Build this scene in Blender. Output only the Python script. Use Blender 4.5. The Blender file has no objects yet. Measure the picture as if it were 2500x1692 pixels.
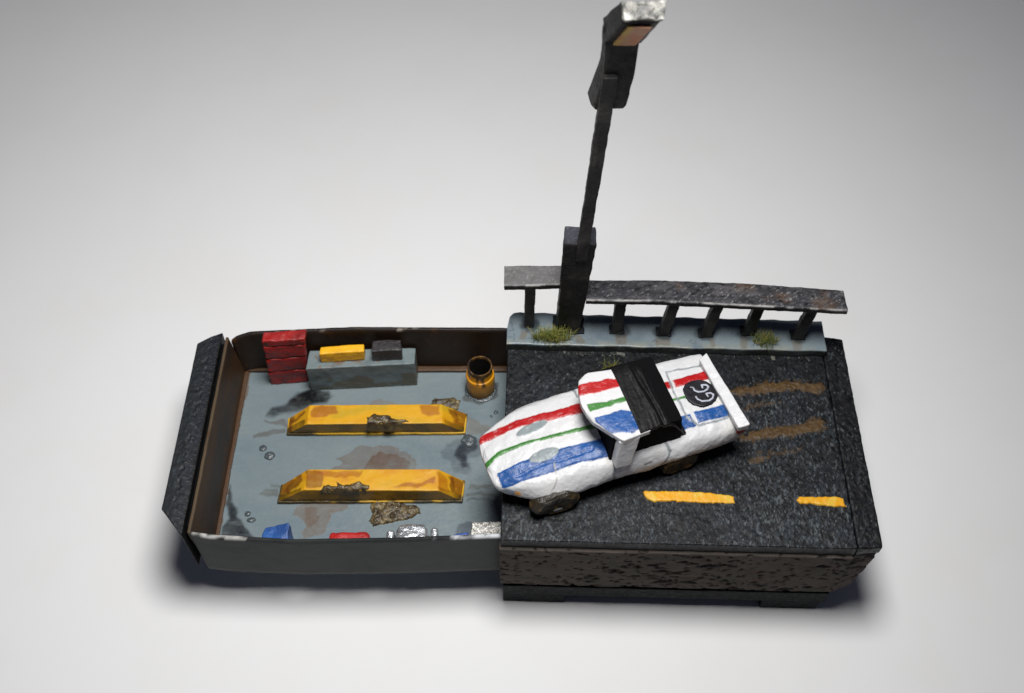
import bpy, math, random
import numpy as np
random.seed(4)
SC = bpy.context.scene
COL = SC.collection
R = math.radians

# ------------------------------------------------------------------ camera, light, exposure (1 unit = 1 cm)
cd = bpy.data.cameras.new('camera'); cam = bpy.data.objects.new('camera', cd); COL.objects.link(cam)
cam.location = (0, -13, 24); cam.rotation_euler = (R(90 - 54.1), 0, 0)
cd.sensor_width = 36; cd.lens = 36.94; cd.clip_start = .1; cd.clip_end = 500
cd.dof.use_dof = True; cd.dof.focus_distance = 22.9; cd.dof.aperture_fstop = .26
SC.camera = cam

world = bpy.data.worlds.new('World'); SC.world = world; world.use_nodes = True
bg = world.node_tree.nodes['Background']
bg.inputs[0].default_value = (.62, .68, 1.0, 1); bg.inputs[1].default_value = .045

def area(name, loc, target, size, power, col, spread=180):
    l = bpy.data.lights.new(name, 'AREA'); l.shape = 'DISK'; l.size = size; l.energy = power; l.color = col; l.spread = R(spread)
    o = bpy.data.objects.new(name, l); COL.objects.link(o); o.location = loc
    from mathutils import Vector
    d = Vector(target) - Vector(loc); o.rotation_euler = d.to_track_quat('-Z', 'Y').to_euler()
    return o
area('desk_lamp_light', (0.8, -.9, 29), (-11.2, 5.0, 0), 10.0, 9950, (1.0, .988, .975), 180)

SC.view_settings.view_transform = 'Standard'; SC.view_settings.look = 'None'
SC.view_settings.exposure = 0; SC.view_settings.gamma = 1
SC.render.engine = 'CYCLES'; SC.cycles.use_denoising = True; SC.cycles.max_bounces = 6

# ------------------------------------------------------------------ helpers
def lin(r, g, b):
    f = lambda c: (c / 255 / 12.92) if c / 255 <= .04045 else ((c / 255 + .055) / 1.055) ** 2.4
    return (f(r), f(g), f(b))

def _h(ix, iy, iz, seed):
    n = (ix * 374761393 + iy * 668265263 + iz * 1274126177 + seed * 362437) & 0xffffffff
    n = ((n ^ (n >> 13)) * 1274126177) & 0xffffffff
    n = n ^ (n >> 16)
    return (n & 0xffff) / 32767.5 - 1.0
def vn(P, seed=0):
    i = np.floor(P).astype(np.int64); f = P - i; u = f * f * (3 - 2 * f)
    r = 0
    for a in (0, 1):
        wa = u[:, 0] if a else 1 - u[:, 0]
        for b in (0, 1):
            wb = u[:, 1] if b else 1 - u[:, 1]
            for c in (0, 1):
                wc = u[:, 2] if c else 1 - u[:, 2]
                r = r + wa * wb * wc * _h(i[:, 0] + a, i[:, 1] + b, i[:, 2] + c, seed)
    return r
RM = np.array([[.7071, -.5417, .4545], [.6124, .7746, -.1579], [-.3536, .3261, .8767]])
def fbm(P, scale, octv=3, seed=0):
    P = (np.asarray(P, float) * scale) @ RM; r = 0; a = 1; t = 0
    for k in range(octv):
        r = r + a * vn(P * 2 ** k + 17.3 * k, seed + k * 7); t += a; a *= .5
    return r / t
def n3(P, scale, octv, seed):
    return np.stack([fbm(P, scale, octv, seed + s) for s in (0, 101, 202)], 1)

def mk(name, V, F, mat, parent=None, cols=None, smooth=True, origin=None):
    V = np.array(V, float); F = np.asarray(F)
    if parent is not None:
        w = parent.location.copy(); p = parent.parent
        while p is not None: w = w + p.location; p = p.parent
        V = V - np.array(w)
    elif origin is not None:
        V = V - np.array(origin)
    me = bpy.data.meshes.new(name); k = F.shape[1]
    me.vertices.add(len(V)); me.vertices.foreach_set('co', V.astype(np.float32).ravel())
    me.loops.add(F.size); me.loops.foreach_set('vertex_index', F.astype(np.int32).ravel())
    me.polygons.add(len(F)); me.polygons.foreach_set('loop_start', np.arange(0, F.size, k, dtype=np.int32))
    me.polygons.foreach_set('loop_total', np.full(len(F), k, dtype=np.int32))
    me.update(calc_edges=True); me.validate()
    me.polygons.foreach_set('use_smooth', np.full(len(me.polygons), smooth)); me.update()
    if cols is not None:
        a = me.color_attributes.new('Col', 'FLOAT_COLOR', 'POINT')
        c = np.ones((len(V), 4), np.float32); c[:, :3] = np.clip(cols, 0, 1); a.data.foreach_set('color', c.ravel())
    me.materials.append(mat)
    o = bpy.data.objects.new(name, me); COL.objects.link(o)
    if parent is not None: o.parent = parent
    elif origin is not None: o.location = origin
    return o

def tag(o, label=None, cat=None, group=None, kind=None):
    if label: o['label'] = label
    if cat: o['category'] = cat
    if group: o['group'] = group
    if kind: o['kind'] = kind
    return o
def thing(name, loc, label, cat, group=None):
    o = bpy.data.objects.new(name, None); COL.objects.link(o); o.location = loc; o.empty_display_size = .2
    return tag(o, label, cat, group)

def ticks(L, seg, r):
    r = min(r, L * .49); n = max(1, int(round((L - 2 * r) / seg)))
    return np.concatenate([[0, r * .3, r * .65], np.linspace(r, L - r, n + 1), [L - r * .65, L - r * .3, L]])
def hexa(c, seg=.06, r=.03, amp=.008, ns=6., seed=1, disp=None, octv=3):
    """c: 8 corners [x][y][z] -> rounded, hand-made looking block surface"""
    c = np.array(c, float).reshape(2, 2, 2, 3)
    L = [np.mean(np.linalg.norm(c[1] - c[0], axis=-1)), np.mean(np.linalg.norm(c[:, 1] - c[:, 0], axis=-1)), np.mean(np.linalg.norm(c[:, :, 1] - c[:, :, 0], axis=-1))]
    T = [ticks(l, seg, r) for l in L]; N = [len(t) - 1 for t in T]
    quads = []
    def face(ax, side):
        a, b = [k for k in range(3) if k != ax]
        i, j = np.meshgrid(np.arange(N[a]), np.arange(N[b]), indexing='ij'); i = i.ravel(); j = j.ravel()
        q = []
        for di, dj in ((0, 0), (1, 0), (1, 1), (0, 1)):
            t = np.zeros((len(i), 3), int); t[:, ax] = side * N[ax]; t[:, a] = i + di; t[:, b] = j + dj; q.append(t)
        flip = (side == 0) ^ (ax == 1)
        if flip: q = q[::-1]
        quads.append(np.stack(q, 1))
    for ax in range(3):
        for s in (0, 1): face(ax, s)
    Q = np.concatenate(quads); flat = Q.reshape(-1, 3)
    key = (flat[:, 0] * (N[1] + 1) + flat[:, 1]) * (N[2] + 1) + flat[:, 2]
    u, idx, inv = np.unique(key, return_index=True, return_inverse=True)
    tri = flat[idx]; P = np.stack([T[k][tri[:, k]] for k in range(3)], 1); Ls = np.array(L)
    rr = np.minimum(r, Ls * .49); inner = np.clip(P, rr, Ls - rr); d = P - inner; n = np.linalg.norm(d, axis=1)
    rm = rr.min(); k = np.where(n > 1e-9, rm / np.maximum(n, 1e-9), 0)
    out = np.where((n > 1e-9)[:, None], inner + d * k[:, None] + 0, P)
    # keep flat faces at the true surface
    cnt = ((P <= rr + 1e-9) | (P >= Ls - rr - 1e-9)).sum(1)
    U = out / Ls
    W = np.zeros((len(U), 3))
    for a in (0, 1):
        for b in (0, 1):
            for e in (0, 1):
                w = (U[:, 0] if a else 1 - U[:, 0]) * (U[:, 1] if b else 1 - U[:, 1]) * (U[:, 2] if e else 1 - U[:, 2])
                W += w[:, None] * c[a, b, e]
    if amp: W = W + amp * n3(W, ns, octv, seed)
    if disp is not None: W = disp(W, U)
    return W, inv.reshape(-1, 4), U
def boxc(x0, x1, y0, y1, z0, z1, fr=None):
    fr = fr or (lambda x, y, z: (x, y, z))
    return [fr(x, y, z) for x in (x0, x1) for y in (y0, y1) for z in (z0, z1)]
def quadc(nl, nr, fr_, fl, z0, z1, bot=None):
    """plan quad near-left, near-right, far-right, far-left; optional bottom quad"""
    b = bot or (nl, nr, fr_, fl)
    t = (nl, nr, fr_, fl)
    g = lambda q, k, z: (q[k][0], q[k][1], z)
    zz = z1 if isinstance(z1, (list, tuple)) else [z1] * 4
    return [g(b, 0, z0), g(t, 0, zz[0]), g(b, 3, z0), g(t, 3, zz[3]), g(b, 1, z0), g(t, 1, zz[1]), g(b, 2, z0), g(t, 2, zz[2])]

def loft(top, bot, us, nv, vmin, vmax, fr):
    """slab over u stations; top/bot: z(u, v, t)"""
    us = np.asarray(us); nu = len(us); t = np.linspace(0, 1, nv + 1)
    U, Tt = np.meshgrid(us, t, indexing='ij'); Vv = vmin(U) + (vmax(U) - vmin(U)) * Tt
    zt = top(U, Vv, Tt); zb = bot(U, Vv, Tt)
    n = nu * (nv + 1)
    P = np.concatenate([np.stack([U, Vv, zt], -1).reshape(-1, 3), np.stack([U, Vv, zb], -1).reshape(-1, 3)])
    i, j = np.meshgrid(np.arange(nu - 1), np.arange(nv), indexing='ij'); a = (i * (nv + 1) + j).ravel()
    q = np.stack([a, a + nv + 1, a + nv + 2, a + 1], 1); F = [q, q[:, ::-1] + n]
    w_ = nv + 1; per = np.concatenate([np.arange(nv), np.arange(nu - 1) * w_ + nv, (nu - 1) * w_ + np.arange(nv, 0, -1), np.arange(nu - 1, 0, -1) * w_])
    rows = [per]; m_ = len(per); base = 2 * n
    for f in (.15, .4, .65, .88):
        P = np.concatenate([P, P[per] * (1 - f) + P[per + n] * f]); rows.append(base + np.arange(m_)); base += m_
    rows.append(per + n)
    for ra, rb_ in zip(rows[:-1], rows[1:]): F.append(np.stack([ra, np.roll(ra, -1), np.roll(rb_, -1), rb_], 1))
    local = P.copy()
    W = np.stack(fr(P[:, 0], P[:, 1], P[:, 2]), 1)
    return W, np.concatenate(F), local

def sdf(poly, X, Y):
    """signed distance, positive inside"""
    poly = np.array(poly, float); d = np.full(X.shape, 1e9); ins = np.zeros(X.shape, bool); n = len(poly)
    for k in range(n):
        a = poly[k]; b = poly[(k + 1) % n]; e = b - a; wx = X - a[0]; wy = Y - a[1]
        h = np.clip((wx * e[0] + wy * e[1]) / max(1e-12, e @ e), 0, 1)
        d = np.minimum(d, np.hypot(wx - h * e[0], wy - h * e[1]))
        c = ((a[1] > Y) != (b[1] > Y)) & (X < (b[0] - a[0]) * (Y - a[1]) / ((b[1] - a[1]) if b[1] != a[1] else 1e-12) + a[0])
        ins ^= c
    return np.where(ins, d, -d)
def line_d(pts, X, Y):
    d = np.full(X.shape, 1e9)
    for a, b in zip(pts[:-1], pts[1:]):
        a = np.array(a, float); b = np.array(b, float); e = b - a; wx = X - a[0]; wy = Y - a[1]
        h = np.clip((wx * e[0] + wy * e[1]) / max(1e-12, e @ e), 0, 1)
        d = np.minimum(d, np.hypot(wx - h * e[0], wy - h * e[1]))
    return d
def sst(x, a, b):
    t = np.clip((x - a) / (b - a), 0, 1); return t * t * (3 - 2 * t)
def mixc(C, col, m):
    return C * (1 - m[:, None]) + np.array(col)[None] * m[:, None]
def stain(C, P, poly, col, alpha=.6, edge=.05, warp=.05, wscale=5, rim=0., patchy=.3, seed=3, mask=None):
    X, Y = P[:, 0], P[:, 1]; q = np.array(poly); lo = q.min(0) - .3; hi = q.max(0) + .3
    s = (X > lo[0]) & (X < hi[0]) & (Y > lo[1]) & (Y < hi[1])
    if mask is not None: s &= mask
    if not s.any(): return C
    Q = np.stack([X[s], Y[s], np.zeros(s.sum())], 1)
    dx = warp * fbm(Q, wscale, 4, seed); dy = warp * fbm(Q, wscale, 4, seed + 50)
    sd = sdf(poly, Q[:, 0] + dx, Q[:, 1] + dy)
    m = sst(sd, -edge, edge) * alpha * (1 - patchy * (.5 + .5 * fbm(Q, 4, 3, seed + 9)) )
    if rim: m = m + rim * np.exp(-((sd - .015) / .018) ** 2)
    C = C.copy(); C[s] = mixc(C[s], col, np.clip(m, 0, 1)); return C

def mat(name, col=None, rough=.6, bumps=((12, .25),), mottle=None, fleck=None, rvar=0., metal=0., spec=.4, coat=0., stretch=None):
    """col None -> painted vertex colours. mottle=(scale,(rgb),amount)  fleck=(scale,lo,hi,(rgb))"""
    m = bpy.data.materials.new(name); m.use_nodes = True; nt = m.node_tree; N = nt.nodes; Lk = nt.links
    b = N['Principled BSDF']; tc = N.new('ShaderNodeTexCoord'); vec = tc.outputs['Object']
    if stretch:
        mp = N.new('ShaderNodeMapping'); mp.inputs['Rotation'].default_value = stretch[1]; mp.inputs['Scale'].default_value = stretch[0]
        Lk.new(vec, mp.inputs['Vector']); vec = mp.outputs['Vector']
    def noise(scale, det=5, rough_=.6):
        n = N.new('ShaderNodeTexNoise'); n.inputs['Scale'].default_value = scale; n.inputs['Detail'].default_value = det
        n.inputs['Roughness'].default_value = rough_; Lk.new(vec, n.inputs['Vector']); return n.outputs['Fac']
    def mix(a, bcol, fac):
        x = N.new('ShaderNodeMix'); x.data_type = 'RGBA'
        if isinstance(a, tuple): x.inputs['A'].default_value = (*a, 1)
        else: Lk.new(a, x.inputs['A'])
        if isinstance(bcol, tuple): x.inputs['B'].default_value = (*bcol, 1)
        else: Lk.new(bcol, x.inputs['B'])
        Lk.new(fac, x.inputs['Factor']); return x.outputs['Result']
    def rng(src, lo, hi, a=0., c=1.):
        x = N.new('ShaderNodeMapRange'); x.inputs['From Min'].default_value = lo; x.inputs['From Max'].default_value = hi
        x.inputs['To Min'].default_value = a; x.inputs['To Max'].default_value = c; Lk.new(src, x.inputs['Value']); return x.outputs['Result']
    if col is None:
        at = N.new('ShaderNodeAttribute'); at.attribute_name = 'Col'; c = at.outputs['Color']
    else: c = tuple(col)
    if mottle: c = mix(c, tuple(mottle[1]), rng(noise(mottle[0]), .45, .7, 0, mottle[2]))
    if fleck: c = mix(c, tuple(fleck[3]), rng(noise(fleck[0], 3, .7), fleck[1], fleck[2]))
    if isinstance(c, tuple): b.inputs['Base Color'].default_value = (*c, 1)
    else: Lk.new(c, b.inputs['Base Color'])
    b.inputs['Metallic'].default_value = metal; b.inputs['Specular IOR Level'].default_value = spec
    b.inputs['Coat Weight'].default_value = coat; b.inputs['Coat Roughness'].default_value = .25
    if rvar: Lk.new(rng(noise(9), .3, .7, max(.05, rough - rvar), min(1, rough + rvar)), b.inputs['Roughness'])
    else: b.inputs['Roughness'].default_value = rough
    last = None
    for s, st in bumps:
        bp = N.new('ShaderNodeBump'); bp.inputs['Strength'].default_value = st; bp.inputs['Distance'].default_value = .5 / s
        Lk.new(noise(s), bp.inputs['Height'])
        if last: Lk.new(last, bp.inputs['Normal'])
        last = bp.outputs['Normal']
    if last: Lk.new(last, b.inputs['Normal'])
    return m

M = {}
M['paper'] = mat('white_paper', (.80, .80, .80), .75, ((9, .03), (60, .05)), mottle=(.25, (.77, .765, .75), .6), spec=.25)
M['asphalt'] = mat('black_asphalt_paint', None, .5, ((11, .5), (26, .5)), rvar=.15, spec=.3, stretch=((1, .55, 1), (0, 0, R(-25))))
M['black'] = mat('black_paint', (.006, .007, .008), .7, ((12, .5), (30, .4)), mottle=(5, lin(22, 27, 30), .8), fleck=(22, .64, .78, lin(52, 58, 60)), rvar=.12, spec=.2)
M['blackvc'] = mat('black_paint_worn', None, .55, ((11, .4), (30, .45)), fleck=(24, .66, .8, lin(88, 90, 92)), rvar=.15, spec=.3)
M['cork'] = mat('brown_cork', None, .85, ((18, .4), (50, .3)), spec=.1)
M['greypaint'] = mat('grey_paint', None, .3, ((3, .06), (25, .05)), mottle=(1.3, lin(124, 134, 134), .3), rvar=.1, spec=.45)
M['greywall'] = mat('grey_card_wall', lin(112, 118, 114), .7, ((2.5, .12), (30, .08)), mottle=(1.2, lin(92, 98, 98), .7), spec=.25)
M['brownwall'] = mat('brown_card_wall', lin(58, 40, 24), .5, ((4, .1), (30, .1)), mottle=(1.1, lin(34, 28, 24), .9), fleck=(2.2, .58, .72, lin(92, 56, 18)), spec=.35)
M['paint'] = mat('hand_painted', None, .42, ((5, .1), (22, .12)), rvar=.08, spec=.45)
M['carpaint'] = mat('car_enamel', None, .38, ((4.5, .25), (15, .2)), rvar=.08, spec=.45)
M['rough'] = mat('rough_painted', None, .45, ((9, .4), (26, .45)), rvar=.12, spec=.5)
M['mud'] = mat('wet_mud', None, .35, ((14, .6), (40, .6)), rvar=.15, spec=.6)
M['softblack'] = mat('soft_top_black', (.005, .005, .0055), .5, ((8, .3), (30, .15)), mottle=(6, lin(18, 18, 18), .7), rvar=.12, spec=.22)
M['void'] = mat('hollow_shade_black', (.003, .003, .0035), .9, ((12, .2),), spec=.1)
M['silver'] = mat('silver_paint', lin(205, 208, 212), .32, ((9, .7), (24, .5)), mottle=(7, lin(120, 124, 130), .8), metal=.75)
M['foil'] = mat('textured_foil', lin(190, 188, 182), .35, ((15, 1.0), (34, .8)), mottle=(16, lin(96, 94, 90), 1), metal=.7, stretch=((1, .6, 1), (0, 0, R(35))))
M['glue'] = mat('clear_glue', lin(74, 82, 86), .2, ((9, .7),), spec=.5, coat=.2)
M['grass'] = mat('static_grass', None, .6, (), spec=.3)
M['rubber'] = mat('tail_red', lin(150, 24, 28), .35, ((12, .2),))
M['lampglass'] = mat('lamp_lens_paint', None, .5, ((12, .2),))

# ------------------------------------------------------------------ table
V = [(-70, -50, 0), (70, -50, 0), (70, 90, 0), (-70, 90, 0)]
tag(mk('table_top', V, [(0, 1, 2, 3)], M['paper'], smooth=False), kind='structure')

# ------------------------------------------------------------------ matchbox sleeve with the road
TH = R(1.58); c1, s1 = math.cos(TH), math.sin(TH)
def S(s, d, z): return (-.25 + s * c1 + d * s1, -3.14 - s * s1 + d * c1, z)
sleeve = thing('matchbox_sleeve', S(3.8, 2.9, 0), 'black road covered box sleeve with cork sides standing on four short feet', 'box')

POLY = {
'mudT1':[(4.85,0.81),(5.20,0.72),(5.64,0.82),(6.06,0.95),(6.57,0.98),(7.36,0.92),(7.38,0.76),(7.20,0.60),(6.69,0.73),(6.01,0.63),(5.34,0.55),(4.99,0.62)],
'mudT2':[(5.15,-0.56),(5.56,-0.41),(6.01,-0.29),(6.61,-0.26),(6.82,-0.11),(7.14,-0.05),(7.30,-0.17),(7.18,-0.38),(6.81,-0.47),(6.33,-0.56),(5.84,-0.61),(5.24,-0.68)],
'mudT3':[(5.37,-1.21),(5.49,-1.09),(5.83,-1.04),(5.78,-1.18),(5.44,-1.25)],
'mudT4':[(5.51,-0.98),(6.07,-0.92),(6.54,-0.83),(6.59,-0.89),(6.16,-1.04),(5.75,-1.04)],
'mudT5':[(5.41,0.23),(5.90,0.37),(6.29,0.38),(6.26,0.32),(5.89,0.29),(5.45,0.16)]}
def road_disp(W, U):
    top = sst(U[:, 2], .9, 1.); g = fbm(W * [1, .7, 1], 14, 3, 5)
    W = W.copy(); W[:, 2] += top * (.011 * g + .02 * fbm(W, 1.3, 2, 8))
    for k, s in (('mudT1', 1), ('mudT2', 2)):
        sd = sdf(POLY[k], W[:, 0], W[:, 1]); W[:, 2] += top * sst(sd, -.02, .08) * .018 * (.6 + fbm(W, 16, 2, 40))
    return W
V, F, U = hexa(boxc(0, 7.63, 0, 5.9, 2.97, 3.3, S), .0225, .03, .005, 6, 11, road_disp)
V0 = V * [1, 1, 0]
def rot(P, a, sx, sy): c, q = math.cos(a), math.sin(a); return np.stack([(P[:, 0] * c + P[:, 1] * q) * sx, (-P[:, 0] * q + P[:, 1] * c) * sy, P[:, 2] * 0], 1)
def flecks(C, P, dens, col1, col2, a=R(-25), sx=26, sy=8, seed=300):
    n1 = fbm(rot(P, a, sx, sy), 1., 2, seed); n2 = fbm(rot(P, a + .5, sx * 1.6, sy * 1.9), 1., 2, seed + 5)
    C = mixc(C, col1, sst(n1 + dens * .3, .18, .5) * .8); C = mixc(C, col2, sst(n2 + dens * .25, .36, .62) * .85)
    return mixc(C, lin(7, 8, 9), sst(-fbm(rot(P, a, sx * .8, sy), 1., 2, seed + 9), .18, .5) * .75)
C = np.tile(np.array(lin(10, 12, 15)), (len(V), 1)); C = mixc(C, lin(20, 24, 31), .8 * sst(fbm(V0, 1.1, 4, 21), -.05, .5))
dens = -.18 + .9 * sst(-V[:, 1], .6, 2.8) * (.6 + .5 * fbm(V0, 1.2, 3, 22)) - .5 * sst(V[:, 1], .3, 1.8) + .6 * fbm(V0, .8, 3, 23) + .35 * sst(V[:, 0], 4.5, 6) * sst(1.5 - V[:, 1], 0, 1)
C = flecks(C, V0, dens, lin(39, 45, 52), lin(84, 91, 94))
br = lin(84, 64, 36); g1 = fbm(V0, 17, 2, 61)
for k, a in (('mudT1', .95), ('mudT2', .95), ('mudT3', .75), ('mudT4', .45), ('mudT5', .45)):
    sd = sdf(POLY[k], V[:, 0], V[:, 1]) + .05 * fbm(V0, 6, 3, 33)
    mm = sst(sd + .11 * g1 + .05 * fbm(rot(V0, R(-25), 20, 9), 1, 2, 62), -.03, .06) * a
    C = mixc(C, br, mm); C = mixc(C, lin(58, 38, 20), mm * .6 * sst(g1, -.1, .4))
side = 1 - sst(V[:, 2], 3.2, 3.27); C = mixc(C, lin(26, 28, 30), side * .9)
mk('road_surface', V, F, M['asphalt'], sleeve, C)

def cork_disp_f(nrm):
    def f(W, U):
        q = W * [4.6, 4.6, 11]; h = fbm(q, 1., 3, 71) + .35 * fbm(W, .9, 2, 72); pit = sst(h, .26, .5)
        q2 = W * [9, 9, 14]; pit2 = sst(fbm(q2, 1., 2, 75), .3, .55)
        return W + np.array(nrm)[None] * (-(.045 * pit + .04 * pit2) + .02 * fbm(W * [1.2, 1, 3], 1.5, 3, 77))[:, None]
    return f
def cork_cols(V):
    q = V * [4.6, 4.6, 11]; p = sst(fbm(q, 1., 3, 71) + .35 * fbm(V, .9, 2, 72), .3, .5); p = np.maximum(p, sst(fbm(V * [9, 9, 14], 1., 2, 75), .36, .55)); g = fbm(V * [1, 1, 2.2], 2.2, 3, 79)
    C = np.tile(np.array(lin(84, 77, 72)), (len(V), 1)); C = mixc(C, lin(70, 68, 62), sst(g, -.2, .5) * .7)
    C = mixc(C, lin(78, 44, 30), .4 * sst(fbm(V * [1, 1, 2], 3.1, 3, 81), .35, .6))
    return mixc(C, lin(14, 12, 10), p * .7)
V, F, U = hexa(boxc(-.03, 7.62, -.07, .12, 1.12, 2.965, S), .028, .03, .01, 7, 3, cork_disp_f((0, -1, 0)))
mk('side_panel', V, F, M['cork'], sleeve, cork_cols(V))
V, F, U = hexa(boxc(0, 7.62, 5.75, 5.9, 1.12, 2.965, S), .1, .03, .01, 7, 4, cork_disp_f((0, 1, 0)))
mk('side_panel', V, F, M['cork'], sleeve, cork_cols(V))
V, F, U = hexa(boxc(.02, 7.6, 0.07, 5.83, .9, 1.13, S), .4, .03, 0)
mk('shadow_gap_board', V, F, M['black'], sleeve)
V, F, U = hexa(boxc(.04, 7.6, -.03, 5.88, .43, .94, S), .07, .03, .014, 4, 6)
mk('base_board', V, F, M['black'], sleeve)
for a, b, d0, d1, sd in ((.04, 1.5, -.02, .9, 1), (6.15, 7.5, -.02, .9, 2), (.04, 1.5, 5., 5.86, 3), (6.15, 7.5, 5., 5.86, 4)):
    V, F, U = hexa(boxc(a, b, d0, d1, 0, .435, S), .08, .03, .012, 4, sd); V[:, 2] = np.maximum(V[:, 2], 0)
    mk('foot', V, F, M['black'], sleeve)
# end panel: cork block with a black top strip and board below
nl, nr, fr_, fl = S(7.645, .0, 0), S(8.2, .06, 0), S(8.2, 5.62, 0), S(7.645, 5.68, 0)
bnr = S(8.1, .2, 0); bfr = S(8.1, 5.5, 0)
V, F, U = hexa(quadc(nl, nr, fr_, fl, 1.0, 2.97, (nl, bnr, bfr, fl)), .035, .04, .012, 7, 9, cork_disp_f((.5, -.8, 0)))
ep = mk('end_panel', V, F, M['cork'], sleeve, cork_cols(V))
V, F, U = hexa(quadc(nl, nr, fr_, fl, 2.97, (3.3, 3.27, 3.25, 3.28)), .026, .05, .014, 5, 12, lambda W, U: W + [0, 0, 1] * (.014 * fbm(W, 13, 2, 5))[:, None])
C = np.tile(np.array(lin(14, 15, 18)), (len(V), 1)); C = flecks(C, V * [1, 1, 0], -.35 + .5 * fbm(V * [1, 1, 0], 1.5, 3, 25), lin(50, 54, 60), lin(84, 90, 94))
mk('end_panel_top', V, F, M['asphalt'], sleeve, C)
V, F, U = hexa(quadc(S(7.66, .12, 0), S(8.0, .25, 0), S(8.0, 5.4, 0), S(7.66, 5.5, 0), .76, 1.0), .1, .05, .02, 5, 14)
mk('end_panel_board', V, F, M['black'], sleeve)

# lane dashes: thick hand-brushed paint, ragged edge
DASH = [[(2.89,-2.04),(2.92,-1.98),(3.12,-1.97),(3.68,-1.96),(3.97,-2.00),(4.15,-1.99),(4.41,-2.01),(4.84,-2.08),(4.89,-2.12),(4.88,-2.28),(4.38,-2.26),(3.86,-2.25),(3.48,-2.21),(3.10,-2.23),(2.98,-2.18)],
        [(6.25,-2.20),(6.34,-2.11),(6.73,-2.11),(7.13,-2.10),(7.29,-2.15),(7.30,-2.36),(6.94,-2.35),(6.56,-2.29),(6.31,-2.28)]]
def field_patch(name, poly, zb, zf, cf, material, parent, seg=.02, warp=.02, wscale=12, seed=5, origin=None, rimz=-.03):
    q = np.array(poly); lo = q.min(0) - .08; hi = q.max(0) + .08
    xs = np.arange(lo[0], hi[0], seg); ys = np.arange(lo[1], hi[1], seg); X, Y = np.meshgrid(xs, ys, indexing='ij'); sh = X.shape
    P = np.stack([X.ravel(), Y.ravel(), np.zeros(X.size)], 1)
    sd = sdf(poly, P[:, 0] + warp * fbm(P, wscale, 3, seed), P[:, 1] + warp * fbm(P, wscale, 3, seed + 9))
    inside = (sd > 0).reshape(sh)
    cell = inside[:-1, :-1] | inside[1:, :-1] | inside[:-1, 1:] | inside[1:, 1:]
    i, j = np.nonzero(cell); w = sh[1]
    Q = np.stack([i * w + j, (i + 1) * w + j, (i + 1) * w + j + 1, i * w + j + 1], 1)
    u, inv = np.unique(Q, return_inverse=True); Q = inv.reshape(-1, 4); P = P[u]; sd = sd[u]
    P[:, 2] = (zb(P) if callable(zb) else zb) + np.where(sd > 0, zf(P, np.maximum(sd, 0)), rimz)
    return mk(name, P, Q, material, parent, cf(P, sd), origin=origin)
for k, p in enumerate(DASH):
    def cf(P, sd):
        C = np.tile(np.array(lin(222, 160, 26)), (len(P), 1)); n = fbm(P * [1, .5, 0], 9, 3, 8 + k)
        C = mixc(C, lin(214, 178, 60), sst(n, 0, .5) * .8); return mixc(C, lin(60, 50, 30), (1 - sst(sd, -.01, .015)) * .6)
    field_patch('lane_marking', p, 3.318, lambda P, sd: .016 * sst(sd, 0, .03) + .012 * fbm(P * [1, .6, 0], 14, 3, 4), cf, M['paint'], sleeve, .018, .03, 14, 5 + k, rimz=-.04)

# pavement strip (raised, grey)
far_d = lambda s: np.interp(s, [-.02, .03, .12, .3, 2., 4., 7.66], [5.5, 5.85, 5.96, 6.0, 5.97, 5.96, 5.93]) + .012 * np.sin(s * 9)
near_d = lambda s: 5.03 + .01 * np.sin(s * 5.3)
us = np.concatenate([[-.02, .0, .03], np.linspace(.07, 7.66, 260)])
V, F, Lc = loft(lambda u, v, t: 3.55 - .012 * (np.abs(t - .5) * 2) ** 30 + 0 * u, lambda u, v, t: 3.305 + 0 * u, us, 44, near_d, far_d, S)
V = V + .006 * n3(V, 5, 2, 31)
C = np.tile(np.array(lin(112, 124, 130)), (len(V), 1)); g = fbm(V, 1.7, 4, 51)
C = mixc(C, lin(84, 98, 106), sst(g, -.1, .5) * .6); C = mixc(C, lin(136, 138, 126), sst(Lc[:, 1], 5.25, 5.04) * .8 * sst(fbm(V, 4, 3, 53), -.5, .4))
C = mixc(C, lin(24, 25, 24), sst(3.525 - V[:, 2] + .03 * fbm(V, 7, 3, 52), .0, .03) * .9)
KS = [[(.16,2.02),(.21,2.18),(.25,2.30),(.30,2.24),(.39,2.30),(.37,2.18),(.30,2.01)],[(2.46,2.18),(2.80,2.18),(2.74,1.88),(2.52,1.88)],[(3.49,2.06),(3.83,2.06),(3.81,1.83),(3.45,1.85)],
      [(4.77,2.06),(4.88,2.06),(4.87,1.78),(4.76,1.78)],[(5.53,2.11),(5.73,2.11),(5.64,1.74),(5.49,1.75)],[(6.78,2.0),(6.98,2.0),(6.93,1.68),(6.75,1.70)],[(1.51,2.15),(1.68,2.15),(1.77,1.92),(1.54,1.92)]]
for k, p in enumerate(KS): C = stain(C, V, p, lin(104, 94, 80), .7, .03, .05, 6, .15, .3, 60 + k, V[:, 2] > 3.5)
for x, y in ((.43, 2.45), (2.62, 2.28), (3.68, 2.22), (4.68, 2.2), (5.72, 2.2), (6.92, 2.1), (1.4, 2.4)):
    d = np.hypot(V[:, 0] - x, (V[:, 1] - y) * 1.2) + .05 * fbm(V, 9, 2, 66); C = mixc(C, lin(24, 28, 34), .8 * sst(d, .34, .17) * (V[:, 2] > 3.5))
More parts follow.
